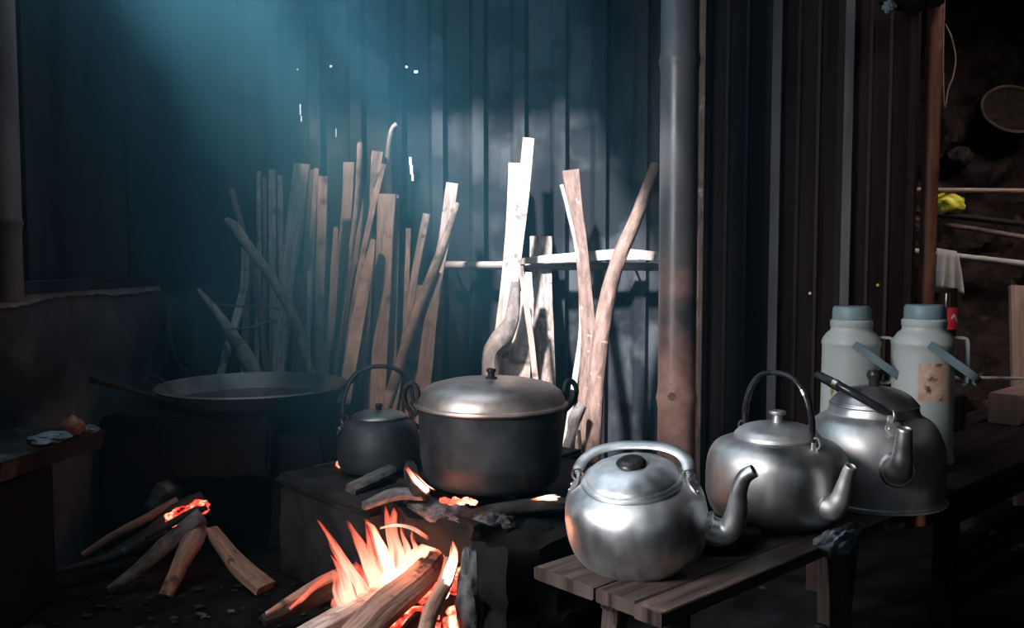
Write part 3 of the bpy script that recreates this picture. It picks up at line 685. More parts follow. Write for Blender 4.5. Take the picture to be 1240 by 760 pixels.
# white cloth: folded over the pole
b = MB(); n, m_ = 18, 14; v = []; f = []
pa, pc = at(1133, 304, YO - .05), at(1158, 308, YO - .05)
for side in (0, 1):
    base = len(v)
    for j in range(m_ + 1):
        for i in range(n + 1):
            t = i / n; s = j / m_
            p = pa.lerp(pc, t * (1 - .25 * s * (1 - t)))
            ln = (.155 if side == 0 else .11) * (1 + .35 * (t > .7) * (t - .7))
            wob = .010 * math.sin(t * 17 + s * 2) * s
            sgn = -1 if side == 0 else 1
            v.append((p.x + .03 * s * t, p.y + sgn * (.0125 * min(1, s * 6 + .15)) + wob, p.z + .013 - s * ln * (1 if side == 0 else .8)))
    for j in range(m_):
        for i in range(n): f.append([base + j * (n + 1) + i, base + j * (n + 1) + i + 1, base + (j + 1) * (n + 1) + i + 1, base + (j + 1) * (n + 1) + i])
for i in range(n): f.append([i, i + 1, (m_ + 1) * (n + 1) + i + 1, (m_ + 1) * (n + 1) + i])
b.add(v, f, [[(0, 0)] * 4 for _ in f]); o = b.build('hanging_cloth', M['cloth'], smooth=60)
sm = o.modifiers.new('thickness', 'SOLIDIFY'); sm.thickness = .002
tag(o, 'white cloth hung over the pale pole by the red-brown post', 'cloth')
# rocks and baskets on the bank
for i, (u, v_, w, h, lab) in enumerate(((1192, 197, 24, 22, 'blunt upright rock in the earth bank above the poles'), (1160, 190, 14, 12, 'small rock in the earth bank left of the blunt upright rock'), (1218, 228, 22, 9, 'flat rock low in the bank by the top pole'))):
    q = at(u, v_, 4.6); Yk = bank(q.x, q.z + .05) - .02; q = at(u, v_, Yk); s = Yk / FPX
    tag(MB().blob(q, (w * s, .09, h * s), .3, 1.6, 3, seed=i + 20).build('rock', M['rock']), lab, 'rock')
def tray(u, v_, Y, r, tiltx, tiltz, label):
    q = at(u, v_, Y); t = thing('round_basket', label, 'basket', q); t.rotation_euler = (tiltx, 0, tiltz)
    MB().lathe([(0, 0), (r * .7, .004), (r * .92, .018), (r * .98, .035)], 36).build('woven_base', M['basket'], t)
    MB().sweep([Vector((math.cos(2 * math.pi * k / 40) * r, math.sin(2 * math.pi * k / 40) * r, .036)) for k in range(40)], .008, circ(8), closed=True, hint=(0, 0, 1)).build('rim', M['brown'], t)
    return t
q = at(1222, 137, 4.7); Yk = bank(q.x, q.z + .05) - .13
tray(1224, 137, Yk, .155, R(58), R(-8), 'round dark basket lying on the bank above the blunt rock')
big = tray(1236, -18, 3.5, .22, R(35), 0, 'large dark round basket hanging at the top right corner')
q = at(1236, -18, 3.5)
hk = MB().sweep([(q.x, q.y + .06, q.z + .06), (q.x, q.y + .02, 2.61)], .004, circ(6)); o = hk.build('cord', M['darkwood']); big.parent_type = 'OBJECT'; bpy.context.view_layer.update(); o.parent = big; o.matrix_parent_inverse = big.matrix_world.inverted()
hp_ = [at(1144, 28, 3.3), at(1152, 45, 3.3), at(1157, 70, 3.3), at(1154, 92, 3.3), at(1148, 108, 3.3), at(1144, 130, 3.3), at(1142, 100, 3.3), at(1142, 60, 3.3)]
o = MB().sweep(hp_ + [at(1143, 20, 3.3), Vector((at(1143, 20, 3.3).x, 3.3, 2.61))], .0035, circ(6), sub=3).build('hanging_rope', M['brown'])
tag(o, 'brown looped rope hanging beside the red-brown post', 'rope')
g = at(1105, -2, 2.95)
o = MB().blob(g, (.10, .06, .035), .4, 2.5, 3, seed=31); o.sweep([g, Vector((g.x, g.y, 2.61))], .004, circ(6))
tag(o.build('hanging_bundle', M['blackcloth']), 'dark bundle slung above the end of the tin wall', 'bundle')
g = at(1077, 7, 2.92)
tag(MB().blob(g, (.020, .02, .018), .5, 2.5, 3, seed=33, ridged=True).sweep([g, g + Vector((.05, .02, .04))], .003, circ(6)).build('plastic_scrap', M['bluecloth']), 'grey scrap of plastic on the dark bundle', 'scrap')

# things dimly seen on the ground under and beyond the table
for i, (u, v_, w, lab) in enumerate(((1165, 645, 26, 'flat grey stone on the dark ground below the table'), (1222, 665, 20, 'small rounded stone on the ground right of the flat stone'), (1228, 605, 30, 'pale stone slab seen through the table legs'))):
    Yg = CAM_H / ((v_ - HOR) / FPX); q = at(u, v_, Yg); s = Yg / FPX
    tag(MB().blob((q.x, q.y, .018), (w * s, .07, .028), .3, 1.8, 3, seed=i + 50).build('stone', M['rock']), lab, 'stone')

# ------------------------------------------------------------------ rail and boards on the back wall, standing firewood
YRL = 3.80
o = bamboo([at(535, 321, YRL), at(850, 323, YRL)], .0175, [.1, .42, .8], 14).build('bamboo_rail', M['rail'])
tag(o, 'grey bamboo rail fixed across the back tin wall', 'rail')
for i, u in enumerate((548, 770)):
    g = at(u, 321, YRL); MB().sweep([(g.x, YRL - .01, g.z), (g.x, YB + .01, g.z)], .006, circ(8)).build('fixing_peg', M['darkwood']).parent = None
    k = bpy.data.objects[-1] if False else [ob for ob in COL.objects if ob.name.startswith('fixing_peg')][-1]
    k.parent = o; k.location = k.location - o.location
sl = MB().sweep([at(588, 320, YRL - .045), at(640, 315, YRL - .045), at(700, 311, YRL - .045), at(760, 308, YRL - .045), at(799, 311, YRL - .045)],
                [(.004, .006), (.013, .008), (.020, .009), (.022, .009), (.018, .009)], RECT, sub=3, hint=(0, 1, 0), jit=.003)
tag(sl.build('split_lath', M['pale']), 'pale tapering split slat lying along the bamboo rail', 'lath')
def stick(label, pts, w, m_, Y0=3.45, Y1=3.75, th=None, board=False, jit=.002, group=None, name=None, floor=True, sub=4, cat=None, seed=None):
    """pts are pixel points from the top down; the lower end is run on to the floor"""
    n = len(pts); W_ = w if isinstance(w, list) else [w] * n
    vmin, vmax = pts[0][1], 600
    P = []; D = []
    for (u, v_), ww in zip(pts, W_):
        t = max(0, min(1, (v_ - vmin) / (vmax - vmin))); Y = Y1 + (Y0 - Y1) * t
        P.append(at(u, v_, Y)); s = Y / FPX; D.append((ww * s / 2, (th or (.012 if board else ww * s / 2))))
    if floor and P[-1].z > .02:
        d = (P[-1] - P[max(-3, -n)]).normalized()
        d = Vector((max(-.35, min(.35, d.x)), max(-.12, min(.02, d.y)), -1))
        P.append(P[-1] + d * (P[-1].z - .004)); D.append(D[-1])
    o = MB().sweep(P, D, RECT if board else circ(10), sub=sub, hint=(0, 1, 0), jit=jit, seed=seed if seed is not None else len(COL.objects) * .37)
    o = o.build(name or ('split_board' if board else 'firewood_stick'), M[m_])
    return tag(o, label, cat or ('board' if board else 'stick'), group)
# the bundle at the left, named from its left end
G = 'firewood standing against the back wall'
stick('thin brown stick with its top leaning out furthest at the left of the bundle', [(280, 229), (291, 268), (303, 312), (315, 380), (322, 440)], [7, 8, 9, 9, 9], 'brown', 3.42, 3.70, group=G)
stick('crooked thick branch crossing in front of the left end of the bundle', [(274, 266), (284, 276), (302, 300), (337, 349), (362, 400), (374, 446)], [8, 15, 13, 13, 13, 12], 'bark', 3.34, 3.50, group=G, name='crooked_branch')
stick('slanting lath leaning the other way behind the crooked branch', [(297, 300), (296, 345), (284, 395), (269, 448)], [8, 9, 9, 8], 'pale', 3.45, 3.6, board=True, group=G)
stick('forked grey branch, widening downward, standing over the wok', [(240, 350), (262, 378), (283, 410), (303, 440), (312, 470)], [6, 12, 17, 22, 22], 'bark', 3.40, 3.45, group=G, name='forked_branch', jit=.004)
for i, (u, v_, w, c) in enumerate(((313, 207, 5, 'pale'), (320, 215, 5, 'grey'), (329, 205, 9, 'pale'), (339, 212, 6, 'pale'))):
    stick(['first', 'second, shorter,', 'third and widest', 'fourth'][i] + ' of the four thin upright laths veiled by smoke', [(u, v_), (u + 1, 300), (u - 2 + i * 2, 440)], w, c, 3.58, 3.80, board=True, group=G, th=.004)
stick('wide slab with a chipped top, leaning left of the tall bright board', [(366, 199), (359, 260), (348, 340), (338, 440)], [19, 20, 18, 16], 'pale', 3.52, 3.72, board=True, group=G)
stick('grey board tucked behind the wide chipped slab', [(380, 206), (377, 260), (372, 340), (366, 440)], [10, 11, 13, 12], 'grey', 3.50, 3.66, board=True, group=G)
stick('narrow lath between the chipped slab and the tall bright board', [(384, 204), (380, 260), (377, 330), (372, 440)], [6, 6, 6, 6], 'pale', 3.46, 3.60, board=True, group=G, th=.006)
stick('tall bright board, straight and pale, in the middle left of the bundle', [(392, 214), (390, 280), (388, 360), (387, 445)], [12, 12, 11, 11], 'pale', 3.40, 3.56, board=True, group=G)
stick('short pale lath standing low beside the tall bright board', [(375, 327), (374, 380), (373, 445)], 5, 'pale', 3.36, 3.42, board=True, group=G, th=.004)
stick('grey square-topped slab behind the tall thin pole', [(423, 197), (420, 260), (410, 350), (398, 445)], [14, 13, 12, 12], 'grey', 3.50, 3.74, board=True, group=G)
stick('tall thin pole rising above the square-topped slabs', [(436, 173), (432, 250), (422, 330), (408, 440)], [7, 7, 7, 8], 'bark', 3.40, 3.66, group=G)
stick('short pale slat with a pointed top left of the thin pole', [(407, 275), (405, 330), (400, 400), (392, 450)], [5, 9, 10, 10], 'pale', 3.42, 3.52, board=True, group=G, th=.006)
stick('dark wide plank leaning right with a pale split top', [(458, 184), (446, 250), (430, 330), (408, 445)], [14, 15, 15, 14], 'grey', 3.48, 3.72, board=True, group=G)
stick('long narrow lath leaning against the dark wide plank', [(465, 199), (450, 260), (432, 350), (418, 445)], [6, 7, 7, 7], 'bark', 3.42, 3.64, board=True, group=G, th=.006)
stick('bright curved bark strip curling over at the top of the bundle', [(481, 151), (475, 156), (471, 172), (468, 200), (460, 260)], [8, 6, 6, 6, 6], 'pale', 3.60, 3.76, group=G, name='bark_strip')
stick('broad light board with flat top, right of the leaning planks', [(469, 235), (466, 300), (463, 380), (459, 455)], [22, 20, 20, 19], 'pale', 3.42, 3.60, board=True, group=G)
stick('narrow grey board tight against the broad light board', [(480, 236), (479, 300), (477, 380), (476, 455)], [6, 8, 9, 10], 'grey', 3.46, 3.63, board=True, group=G, th=.008)
stick('slanting slab low in front of the broad light board', [(452, 290), (443, 340), (432, 400), (422, 455)], [6, 14, 16, 16], 'pale', 3.38, 3.5, board=True, group=G)
stick('thin lath with its top below the broad light board', [(495, 276), (493, 330), (490, 400), (486, 455)], [6, 6, 6, 6], 'bark', 3.48, 3.62, board=True, group=G, th=.005)
stick('slanting lath with a square cut top, right of the thin lath', [(517, 259), (507, 310), (496, 370), (484, 450)], [9, 9, 9, 8], 'pale', 3.46, 3.62, board=True, group=G, th=.007)
stick('bright slanting plank at the right end of the bundle', [(548, 222), (538, 290), (526, 350), (512, 450)], [15, 14, 15, 16], 'pale', 3.46, 3.66, board=True, group=G)
stick('long bowed stick crossing the bright slanting plank', [(555, 246), (540, 288), (522, 335), (503, 385), (482, 450)], [6, 11, 13, 14, 14], 'bark', 3.38, 3.52, group=G)
stick('grey board low at the right end beneath the bowed stick', [(529, 330), (521, 390), (514, 455)], [10, 16, 18], 'grey', 3.42, 3.5, board=True, group=G)
stick('pale offcut standing lowest at the right end of the bundle', [(508, 345), (503, 400), (499, 455)], [6, 13, 15], 'grey', 3.46, 3.52, board=True, group=G)
fill = ((300, 330, 8, 'low lath nearest the left end, behind the crooked branch'), (352, 300, 8, 'half-height lath behind the chipped slab'), (345, 345, 7, 'low grey lath right of the smoky laths'),
        (400, 300, 8, 'half-height grey lath right of the tall bright board'), (416, 320, 9, 'half-height grey lath behind the square-topped slab'), (440, 300, 10, 'half-height grey lath between the leaning planks'), (488, 320, 7, 'half-height grey lath right of the broad light board'))
fill += ((362, 330, 9, 'dark grey lath low between the chipped slab and the bright board'), (386, 330, 8, 'short grey lath hard behind the tall bright board'), (428, 350, 9, 'low grey lath left of the slanting slab'),
         (447, 345, 9, 'low brown lath left of the broad light board'), (474, 300, 8, 'brown lath showing right behind the broad light board'), (500, 350, 9, 'low brown lath under the slanting square-cut lath'), (535, 350, 9, 'low brown lath under the bright slanting plank'))
for i, (u, v_, w, lab) in enumerate(fill):
    stick(lab, [(u, v_), (u - 2, 380), (u - 5 + rnd.uniform(-5, 5), 450)], w, ('grey', 'brown')[i % 2], 3.55, 3.68, board=True, group=G, th=.007)
for i, pts in enumerate((((254, 366), (290, 371), (318, 369), (338, 374)), ((272, 398), (300, 397), (320, 390), (337, 387)))):
    Pk = [at(u, v_, 3.37 + .01 * k) for k, (u, v_) in enumerate(pts)]
    o = MB().sweep(Pk, [.002, .004, .005, .004], circ(6), sub=3, jit=.003).build('twig', M['brown'])
    tag(o, ('upper' if i == 0 else 'lower') + ' thin bare twig stuck across the bundle behind the wok', 'twig')
# the group at the right of the pot
G2 = 'tall wood standing behind the big pot'
stick('shorter of the two tall pale boards behind the pot', [(623, 198), (621, 260), (614, 340), (606, 400), (600, 470)], [15, 15, 14, 13, 12], 'pale', 3.52, 3.80, board=True, group=G2)
stick('tallest pale board, topping all wood behind the pot', [(640, 168), (633, 240), (624, 320), (614, 400), (608, 470)], [14, 15, 13, 12, 12], 'pale', 3.42, 3.74, board=True, group=G2)
stick('wide pale plank with a flat top behind the slat', [(655, 287), (655, 340), (656, 400), (658, 470)], [27, 27, 29, 30], 'bark', 3.50, 3.84, board=True, group=G2)
stick('pale inner plank low behind the pot knob', [(640, 330), (636, 380), (630, 420), (626, 470)], [8, 22, 26, 30], 'pale', 3.46, 3.62, board=True, group=G2)
stick('thin straight lath leaning across the wide pale plank', [(630, 322), (636, 360), (643, 410), (650, 470)], [7, 7, 7, 7], 'pale', 3.36, 3.48, board=True, group=G2, th=.006)
stick('gnarled grey limb with a swollen knot behind the pot', [(624, 340), (620, 385), (606, 412), (595, 430), (592, 480)], [12, 17, 27, 22, 22], 'ashbark', 3.40, 3.50, group=G2, name='gnarled_limb', jit=.006)
stick('twisted brown plank splitting into two at its top', [(691, 207), (697, 250), (705, 310), (711, 380), (712, 440), (707, 500), (703, 540)], [20, 17, 15, 17, 19, 17, 14], 'brown', 3.34, 3.70, board=True, group=G2, name='twisted_plank', th=.016, jit=.004)
stick('thin pale prong of bark curving beside the twisted brown plank', [(680, 224), (687, 250), (698, 300), (703, 345), (704, 400), (698, 450), (690, 500)], [5, 5, 5, 5, 7, 8, 7], 'pale', 3.38, 3.66, group=G2, name='bark_strip')
stick('long curved brown pole leaning towards the bamboo post', [(794, 199), (773, 258), (749, 315), (735, 365), (727, 410), (722, 470), (718, 548)], [13, 16, 18, 21, 21, 21, 19], 'brown', 3.28, 3.62, group=G2, name='curved_pole', jit=.004)
stick('grey root stump at the foot of the twisted plank', [(706, 488), (697, 505), (692, 530)], [12, 17, 12], 'ashbark', 3.25, 3.28, group=G2, name='root_stump', jit=.008)
stick('short twig standing by the foot of the curved pole', [(700, 520), (703, 545), (706, 560)], [5, 5, 4], 'bark', 3.22, 3.22, group=G2, name='twig', cat='twig')

# ------------------------------------------------------------------ the wok hearth at the left
hx0, hx1 = lw(2.75) + .045, -.60
wh = thing('wok_hearth', 'black sooty masonry hearth under the large wok', 'hearth', ((hx0 + hx1) / 2, 3.05, 0))
off = wh.location
MB().box(Vector((hx0 + .10, 3.10, .20)) - off, (.20, .68, .46), bev=.015, cuts=5, jit=.012).build('side_wall', M['darkstone'], wh)
MB().box(Vector((hx1 - .07, 3.12, .18)) - off, (.18, .64, .37), bev=.015, cuts=5, jit=.012).build('side_wall', M['darkstone'], wh)
MB().box(Vector(((hx0 + hx1) / 2, 3.40, .20)) - off, (hx1 - hx0 - .30, .10, .40), bev=.01, cuts=4, jit=.012).build('back_wall', M['darkstone'], wh)
MB().box(Vector(((hx0 + hx1) / 2 + .02, 2.80, .335)) - off, (hx1 - hx0 - .32, .10, .19), bev=.01, cuts=4, jit=.014).build('lintel', M['darkstone'], wh)
wc = Vector((-.875, 3.05, .485))
wk = thing('wok', 'wide iron wok with dark broth on the left hearth', 'wok', wc - Vector((0, 0, .19)))
wz = .19
prof_o = [(0, 0), (.10, .006), (.18, .040), (.25, .095), (.295, .160), (.312, .190), (.318, .191), (.312, .196), (.306, .190), (.288, .158), (.244, .100), (.176, .046), (.10, .014), (0, .010)]
wb_ = MB().lathe(prof_o, 64); wb_.mi = [1 if (i % (len(prof_o) - 1)) < 6 else 0 for i in range(len(wb_.mi))]; wb_.build('bowl', [M['wok'], M['soot']], wk)
MB().lathe([(0, .1425), (.15, .143), (.275, .1425)], 48).build('broth', M['oil'], wk)
for sx in (1, -1):
    MB().sweep([Vector((sx * .312, -.05, wz)), Vector((sx * .345, -.045, wz + .02)), Vector((sx * .352, 0, wz + .026)), Vector((sx * .345, .045, wz + .02)), Vector((sx * .312, .05, wz))], .006, circ(8), sub=3, hint=(0, 0, 1)).build('handle', M['soot'], wk)
ld = thing('ladle', 'dark ladle resting over the left rim of the wok', 'ladle', at(220, 489, 2.78))
off = ld.location
MB().sweep([at(110, 459, 2.56) - off, at(150, 470, 2.64) - off, at(200, 484, 2.76) - off, at(240, 490, 2.86) - off], [.011, .009, .006, .006], circ(8), sub=2).build('handle', M['darkwood'], ld)
MB().lathe([(0, 0), (.03, .004), (.045, .018), (.042, .018), (.028, .008), (0, .004)], 24, c=at(262, 489, 2.93) - off).build('bowl', M['soot'], ld)
# round lid leaning on the left wall
Yl = 3.30; g = Vector((lw(Yl) + .05, Yl, .635))
pl = thing('pan_lid', 'round black pan lid leaning on the plaster wall behind the wok', 'lid', g); pl.rotation_euler = (0, R(82), R(5))
MB().lathe([(0, .035), (.05, .032), (.10, .020), (.125, .006), (.128, 0), (.120, 0)], 40).build('lid_plate', M['darkstone'], pl)
MB().sweep([Vector((math.cos(2 * math.pi * k / 40) * .128, math.sin(2 * math.pi * k / 40) * .128, 0)) for k in range(40)], .008, circ(8), closed=True, hint=(0, 0, 1)).build('rim', M['soot'], pl)
o = MB().box((lw(Yl) + .06, Yl, .25), (.10, .22, .50), bev=.01, jit=.01, cuts=3).build('masonry_stub', M['darkstone']); tag(o, 'black masonry stub behind the wok that the round lid stands on', 'ledge')
# ledge along the left wall, with bits on it
le = MB(); v = []; 
for Y in (1.5, 1.8, 2.11, 2.30, 2.46):
    xo = -1.19 + (Y - 2.11) * .19 + .012 * noise.noise(Vector((Y * 8, 0, 0))); zt_ = .445 + .008 * noise.noise(Vector((Y * 6, 4, 0)))
    v += [(lw(Y) + .005, Y, zt_ + .01), (xo + .015, Y, zt_), (xo, Y, zt_ - .05), (lw(Y) + .005, Y, zt_ - .07)]
f = [[3, 2, 1, 0], [16, 17, 18, 19]]
for i in range(4):
    for k in range(4): f.append([i * 4 + k, i * 4 + (k + 1) % 4, (i + 1) * 4 + (k + 1) % 4, (i + 1) * 4 + k])
le.add(v, f, [[(p_ * .1, 0) for p_ in range(4)] for _ in f])
o = le.build('ledge', M['stove']); tag(o, 'rough grey ledge along the left wall', 'ledge')
lb = MB().box((-1.27, 1.95, .19), (.09, .9, .38), bev=.01).build('ledge_support', M['darkstone'], None); lb.parent = o; lb.location = lb.location - o.location
g = at(88, 497, 2.36); g.x = max(g.x, lw(2.36) + .035); g.z = .452 + .024
o = thing('onion', 'reddish brown onion on the rough ledge', 'onion', (g.x, g.y, g.z - .024))
MB().lathe([(0, -.022 + .024), (.018, .003), (.028, .014), (.030, .024), (.025, .036), (.012, .045), (.004, .053), (0, .054)], 20).build('bulb', M['onion'], o)
MB().sweep([(0, 0, .05), (.004, 0, .062)], [.004, .002], circ(6)).build('stem', M['brown'], o)
g = at(66, 516, 2.32)
tag(MB().blob((max(g.x, lw(2.3) + .07), 2.30, .458), (.045, .06, .012), .4, 2, 4, seed=14).build('foil_scrap', M['bluecloth']), 'shiny crumpled foil scrap lying at the front of the ledge', 'scrap')
g = at(105, 506, 2.43)
tag(MB().blob((g.x + .01, 2.42, .456), (.022, .022, .011), .4, 2, 4, seed=17).build('foil_scrap', M['bluecloth']), 'small foil scrap at the inner end of the ledge by the hearth', 'scrap')

# ------------------------------------------------------------------ the stove with the big pot
C1 = Vector((-.679, 2.595, 0)); D1 = Vector((.715, -.70, 0)).normalized(); D2 = Vector((.70, .715, 0)).normalized()
SA = math.atan2(D1.y, D1.x); SZ = .295
def sp_(a, b_, z): q = C1 + D1 * a + D2 * b_; return Vector((q.x, q.y, z))
st = thing('stove', 'sooty block stove with an open fire mouth under the big pot', 'stove', sp_(.5, .3, 0)); off = st.location
def sbox(name, a0, a1, b0, b1, z0, z1, m_='stove', bev=.012, jit=.008, cuts=6):
    return MB().box(sp_((a0 + a1) / 2, (b0 + b1) / 2, (z0 + z1) / 2) - off, (a1 - a0, b1 - b0, z1 - z0), SA, bev=bev, jit=jit, cuts=cuts).build(name, M[m_], st)
sbox('side_block', 0, .43, 0, .86, -.005, .262)
sbox('top_slab', -.008, .44, -.010, .87, .264, SZ)
sbox('back_block', .44, .86, .42, .78, 0, .285, 'darkstone')
sbox('dark_filler', .425, .80, .16, .46, .20, .288, 'darkstone')  # added dark filler hiding the fire-lit hollow under the pot
sbox('lintel', .42, .80, .03, .17, .215, .292, 'darkstone', bev=0, jit=.032, cuts=9)
sbox('side_block', .785, .915, .03, .52, -.02, .258, 'darkstone', bev=0, jit=.035, cuts=9)
MB().blob(sp_(.752, .12, .275) - off, (.062, .060, .038), .35, 2.2, 4, seed=2, rot=Euler((0, 0, SA))).build('cap_stone', M['stone'], st)
MB().blob(sp_(.80, .02, .12) - off, (.035, .04, .135), .25, 2.2, 4, seed=6).build('jamb_stone', M['stone'], st)
MB().blob(sp_(.62, .08, .288) - off, (.12, .05, .030), .35, 2.2, 4, seed=8, rot=Euler((0, 0, SA))).build('clay_lump', M['stone'], st)
MB().blob(sp_(.47, .16, .300) - off, (.10, .08, .024), .35, 2.2, 4, seed=12, rot=Euler((0, 0, SA + .5))).build('clay_lump', M['stove'], st)
# stones the pot rests on
PC = Vector((at(595, 500, 2.34).x, 2.34, .333))
for i, a in enumerate((215, 330, 90)):
    q = PC + Vector((math.cos(R(a)) * .13, math.sin(R(a)) * .13, 0))
    MB().blob((q.x - off.x, q.y - off.y, .306), (.045, .045, .029), .2, 2, 3, seed=40 + i).build('pot_support', M['darkstone'], st)
pot = thing('cooking_pot', 'big sooty black pot with a browned domed lid on the stove', 'pot', PC)
MB().lathe([(0, .0), (.150, .0), (.166, .006), (.176, .022), (.182, .060), (.184, .066), (.184, .070), (.188, .15), (.190, .195), (.196, .199), (.196, .203), (.186, .203)], 64).build('body', M['sootmetal'], pot)
l_ = MB().lathe([(.198, .202), (.2005, .205), (.198, .210), (.192, .212), (.190, .222), (.180, .240), (.160, .254), (.120, .264), (.06, .270), (0, .271)], 64).build('lid', M['lid'], pot)
MB().lathe([(0, .270), (.016, .270), (.016, .274), (.009, .277), (.009, .286), (.013, .289), (.012, .297), (0, .299)], 20).build('knob', M['black'], l_)
for sx, hz in ((-1, .206), (1, .206)):
    h_ = MB().sweep([Vector((sx * x, y, hz + z)) for x, y, z in ((.192, -.014, -.02), (.190, -.014, .03), (.200, -.006, .054), (.217, 0, .050), (.226, .004, .024), (.214, .010, -.008), (.194, .014, -.03))], (.007, .0055), circ(10), sub=4, hint=(0, 1, 0)).build('handle', M['soot'], pot)
    MB().sweep([Vector((sx * .192, 0, hz - .02)), Vector((sx * .212, 0, hz + .005)), Vector((sx * .214, 0, hz + .03))], (.016, .003), RECT, sub=2, hint=(sx, 0, 0)).build('lug', M['sootmetal'], h_)
pot.rotation_euler = (0, 0, R(8))
# the blackened kettle behind
kb = at(459, 540, 2.64)
kettle('kettle', 'soot-blackened kettle with round lid steaming behind the big pot', (kb.x, 2.64, SZ + .006), R(20),
       [(0, .0), (.100, .0), (.114, .006), (.121, .025), (.122, .06), (.118, .09), (.110, .118), (.096, .138), (.080, .146), (.076, .149)],
       .0765, .149, [(.079, 0), (.079, .004), (.070, .010), (.045, .018), (0, .022)], [(.001, .021), (.009, .021), (.009, .030), (.012, .032), (.010, .038), (0, .039)],
       ([(.112, 0, .05), (.130, 0, .052), (.146, 0, .075), (.155, 0, .105), (.168, 0, .125)], [.022, .018, .014, .011, .009]),
       .136, .100, .150, .106, (.0065, .011), R(0), metal='sootmetal', handle_mat='sootmetal', knob_mat='soot', lid_mat='alu2')

# ------------------------------------------------------------------ firewood in and by the stove
def log(label, pts, rad, m_, prof=None, jit=.006, name='firewood_log', hint=(0, 0, 1), sub=4, mats=None, cat='log'):
    o = MB().sweep(pts, rad, prof or circ(12), sub=sub, hint=hint, jit=jit, seed=len(COL.objects) * .7).build(name, M[m_])
    return tag(o, label, cat)
HEX = [(-1, -.5), (-.3, -1), (.75, -.85), (1, 0), (.6, .85), (-.5, 1)]
log('thick split log with a brown face, pointing into the fire mouth', [at(400, 800, 1.86), at(455, 745, 1.98), at(500, 705, 2.10), at(528, 678, 2.24)], [(.040, .030), (.044, .032), (.040, .030), (.030, .024)], 'log', HEX)
log('pale split board lying left of the thick log', [at(330, 790, 1.94), at(395, 755, 2.03), at(460, 718, 2.14), at(505, 700, 2.26)], [(.028, .012), (.030, .013), (.026, .012), (.018, .010)], 'pale', RECT, .003)
log('dark round stick at the right edge of the fire', [at(505, 800, 1.86), at(520, 745, 1.95), at(540, 700, 2.06), at(548, 672, 2.16)], [.018, .019, .018, .016], 'log')
log('charred log sloping down to the lower left of the fire', [at(318, 752, 2.14), at(365, 728, 2.20), at(415, 703, 2.28), at(470, 680, 2.38)], [(.012, .012), (.028, .024), (.034, .028), (.03, .026)], 'char', HEX)
log('burning split stick along the top of the charred log', [at(322, 742, 2.10), at(360, 720, 2.16), at(400, 698, 2.24), at(430, 688, 2.3)], [(.005, .005), (.012, .009), (.016, .010), (.014, .010)], 'log', HEX, .003)
log('charred stick low at the front of the fire', [at(470, 790, 1.95), at(500, 755, 2.05), at(520, 735, 2.15)], [.016, .018, .016], 'char')
# embers inside the mouth
em = MB(); random.seed(3)
for i in range(70):
    a = rnd.uniform(.46, .78); b_ = rnd.uniform(-.10, .34); r_ = rnd.uniform(.012, .026)
    em.blob(sp_(a, b_, r_ * .6 + .03 * max(0, b_) + rnd.uniform(0, .06)), (r_ * 1.3, r_, r_), .4, 2, 2, seed=i, mi=i % 3 and 1)
tag(em.build('embers', [M['emberhot'], M['ember']]), 'glowing embers on the floor of the stove mouth', 'embers', kind='stuff')
# the flames
fl_ = thing('fire', 'bright flames and glow rising from the logs at the stove mouth', 'fire', sp_(.55, 0, .06)); off = fl_.location
def flame(pts, w, kind='flame', Y=2.2, th=.5, name='flame', parent=None, o_=None, inner=True):
    """a tongue: a thin veil with a hotter, narrower core and a few stray wisps, one mesh"""
    O = off if o_ is None else o_; s = Y / FPX; b = MB()
    P = [at(u, v_, Y + (.02 * i)) - O for i, (u, v_) in enumerate(pts)]
    wob = rnd.uniform(-1, 1)
    for k, (sc, dx, cut) in enumerate(((.9, 0, 1), (.42, .12 * wob, 1), (.20, -.45, .9), (.16, .5, .8))):
        Q = [p + Vector((dx * w[i] * s * (1 - .3 * i / len(P)), .004 * k, 0)) for i, p in enumerate(P)]
        if cut < 1: Q = [Q[0].lerp(q, cut) for q in Q]
        D = [(max(x * sc, .5) * s / 2, max(x * sc, .5) * s / 2 * th) for x in w]
        b.sweep(Q, D, circ(10), sub=6, hint=(0, 1, 0), norm=True, caps=False, jit=.0035, seed=k * 3 + pts[0][0])
    return b.build(name, M[kind], parent or fl_, smooth=80)
flame([(444, 724), (430, 700), (408, 665), (392, 640), (384, 630)], [14, 15, 10, 5, 1], 'flame', 2.12)
flame([(425, 728), (418, 705), (412, 690), (400, 672)], [18, 16, 9, 1], 'flame', 2.10)
flame([(462, 720), (450, 690), (438, 662), (426, 640), (420, 630)], [20, 22, 15, 7, 1], 'flame', 2.18)
flame([(470, 705), (462, 680), (450, 660), (444, 640)], [26, 24, 12, 1], 'flamered', 2.24)
for (x0, y0, x1, y1, w0) in ((436, 716, 414, 668, 7), (450, 712, 436, 650, 8), (472, 708, 458, 640, 7), (478, 696, 470, 622, 6), (494, 688, 486, 630, 8), (428, 722, 398, 652, 6), (500, 682, 500, 640, 9), (512, 676, 516, 642, 9), (456, 726, 438, 690, 12), (530, 668, 536, 648, 9), (404, 734, 396, 704, 9)):
    flame([(x0, y0), (x0 * .6 + x1 * .4 + 4, y0 * .6 + y1 * .4), (x0 * .25 + x1 * .75 - 1, y0 * .25 + y1 * .75), (x1, y1)], [w0, w0 * .9, w0 * .5, .6], rnd.choice(('flame', 'flamered', 'flame')), 2.12 + rnd.uniform(0, .10))
flame([(466, 722), (455, 700), (449, 680), (446, 655), (442, 632)], [16, 18, 12, 6, 1], 'flame', 2.14)
flame([(484, 715), (470, 685), (458, 658), (445, 632), (440, 628)], [22, 20, 14, 6, 1], 'flame', 2.2)
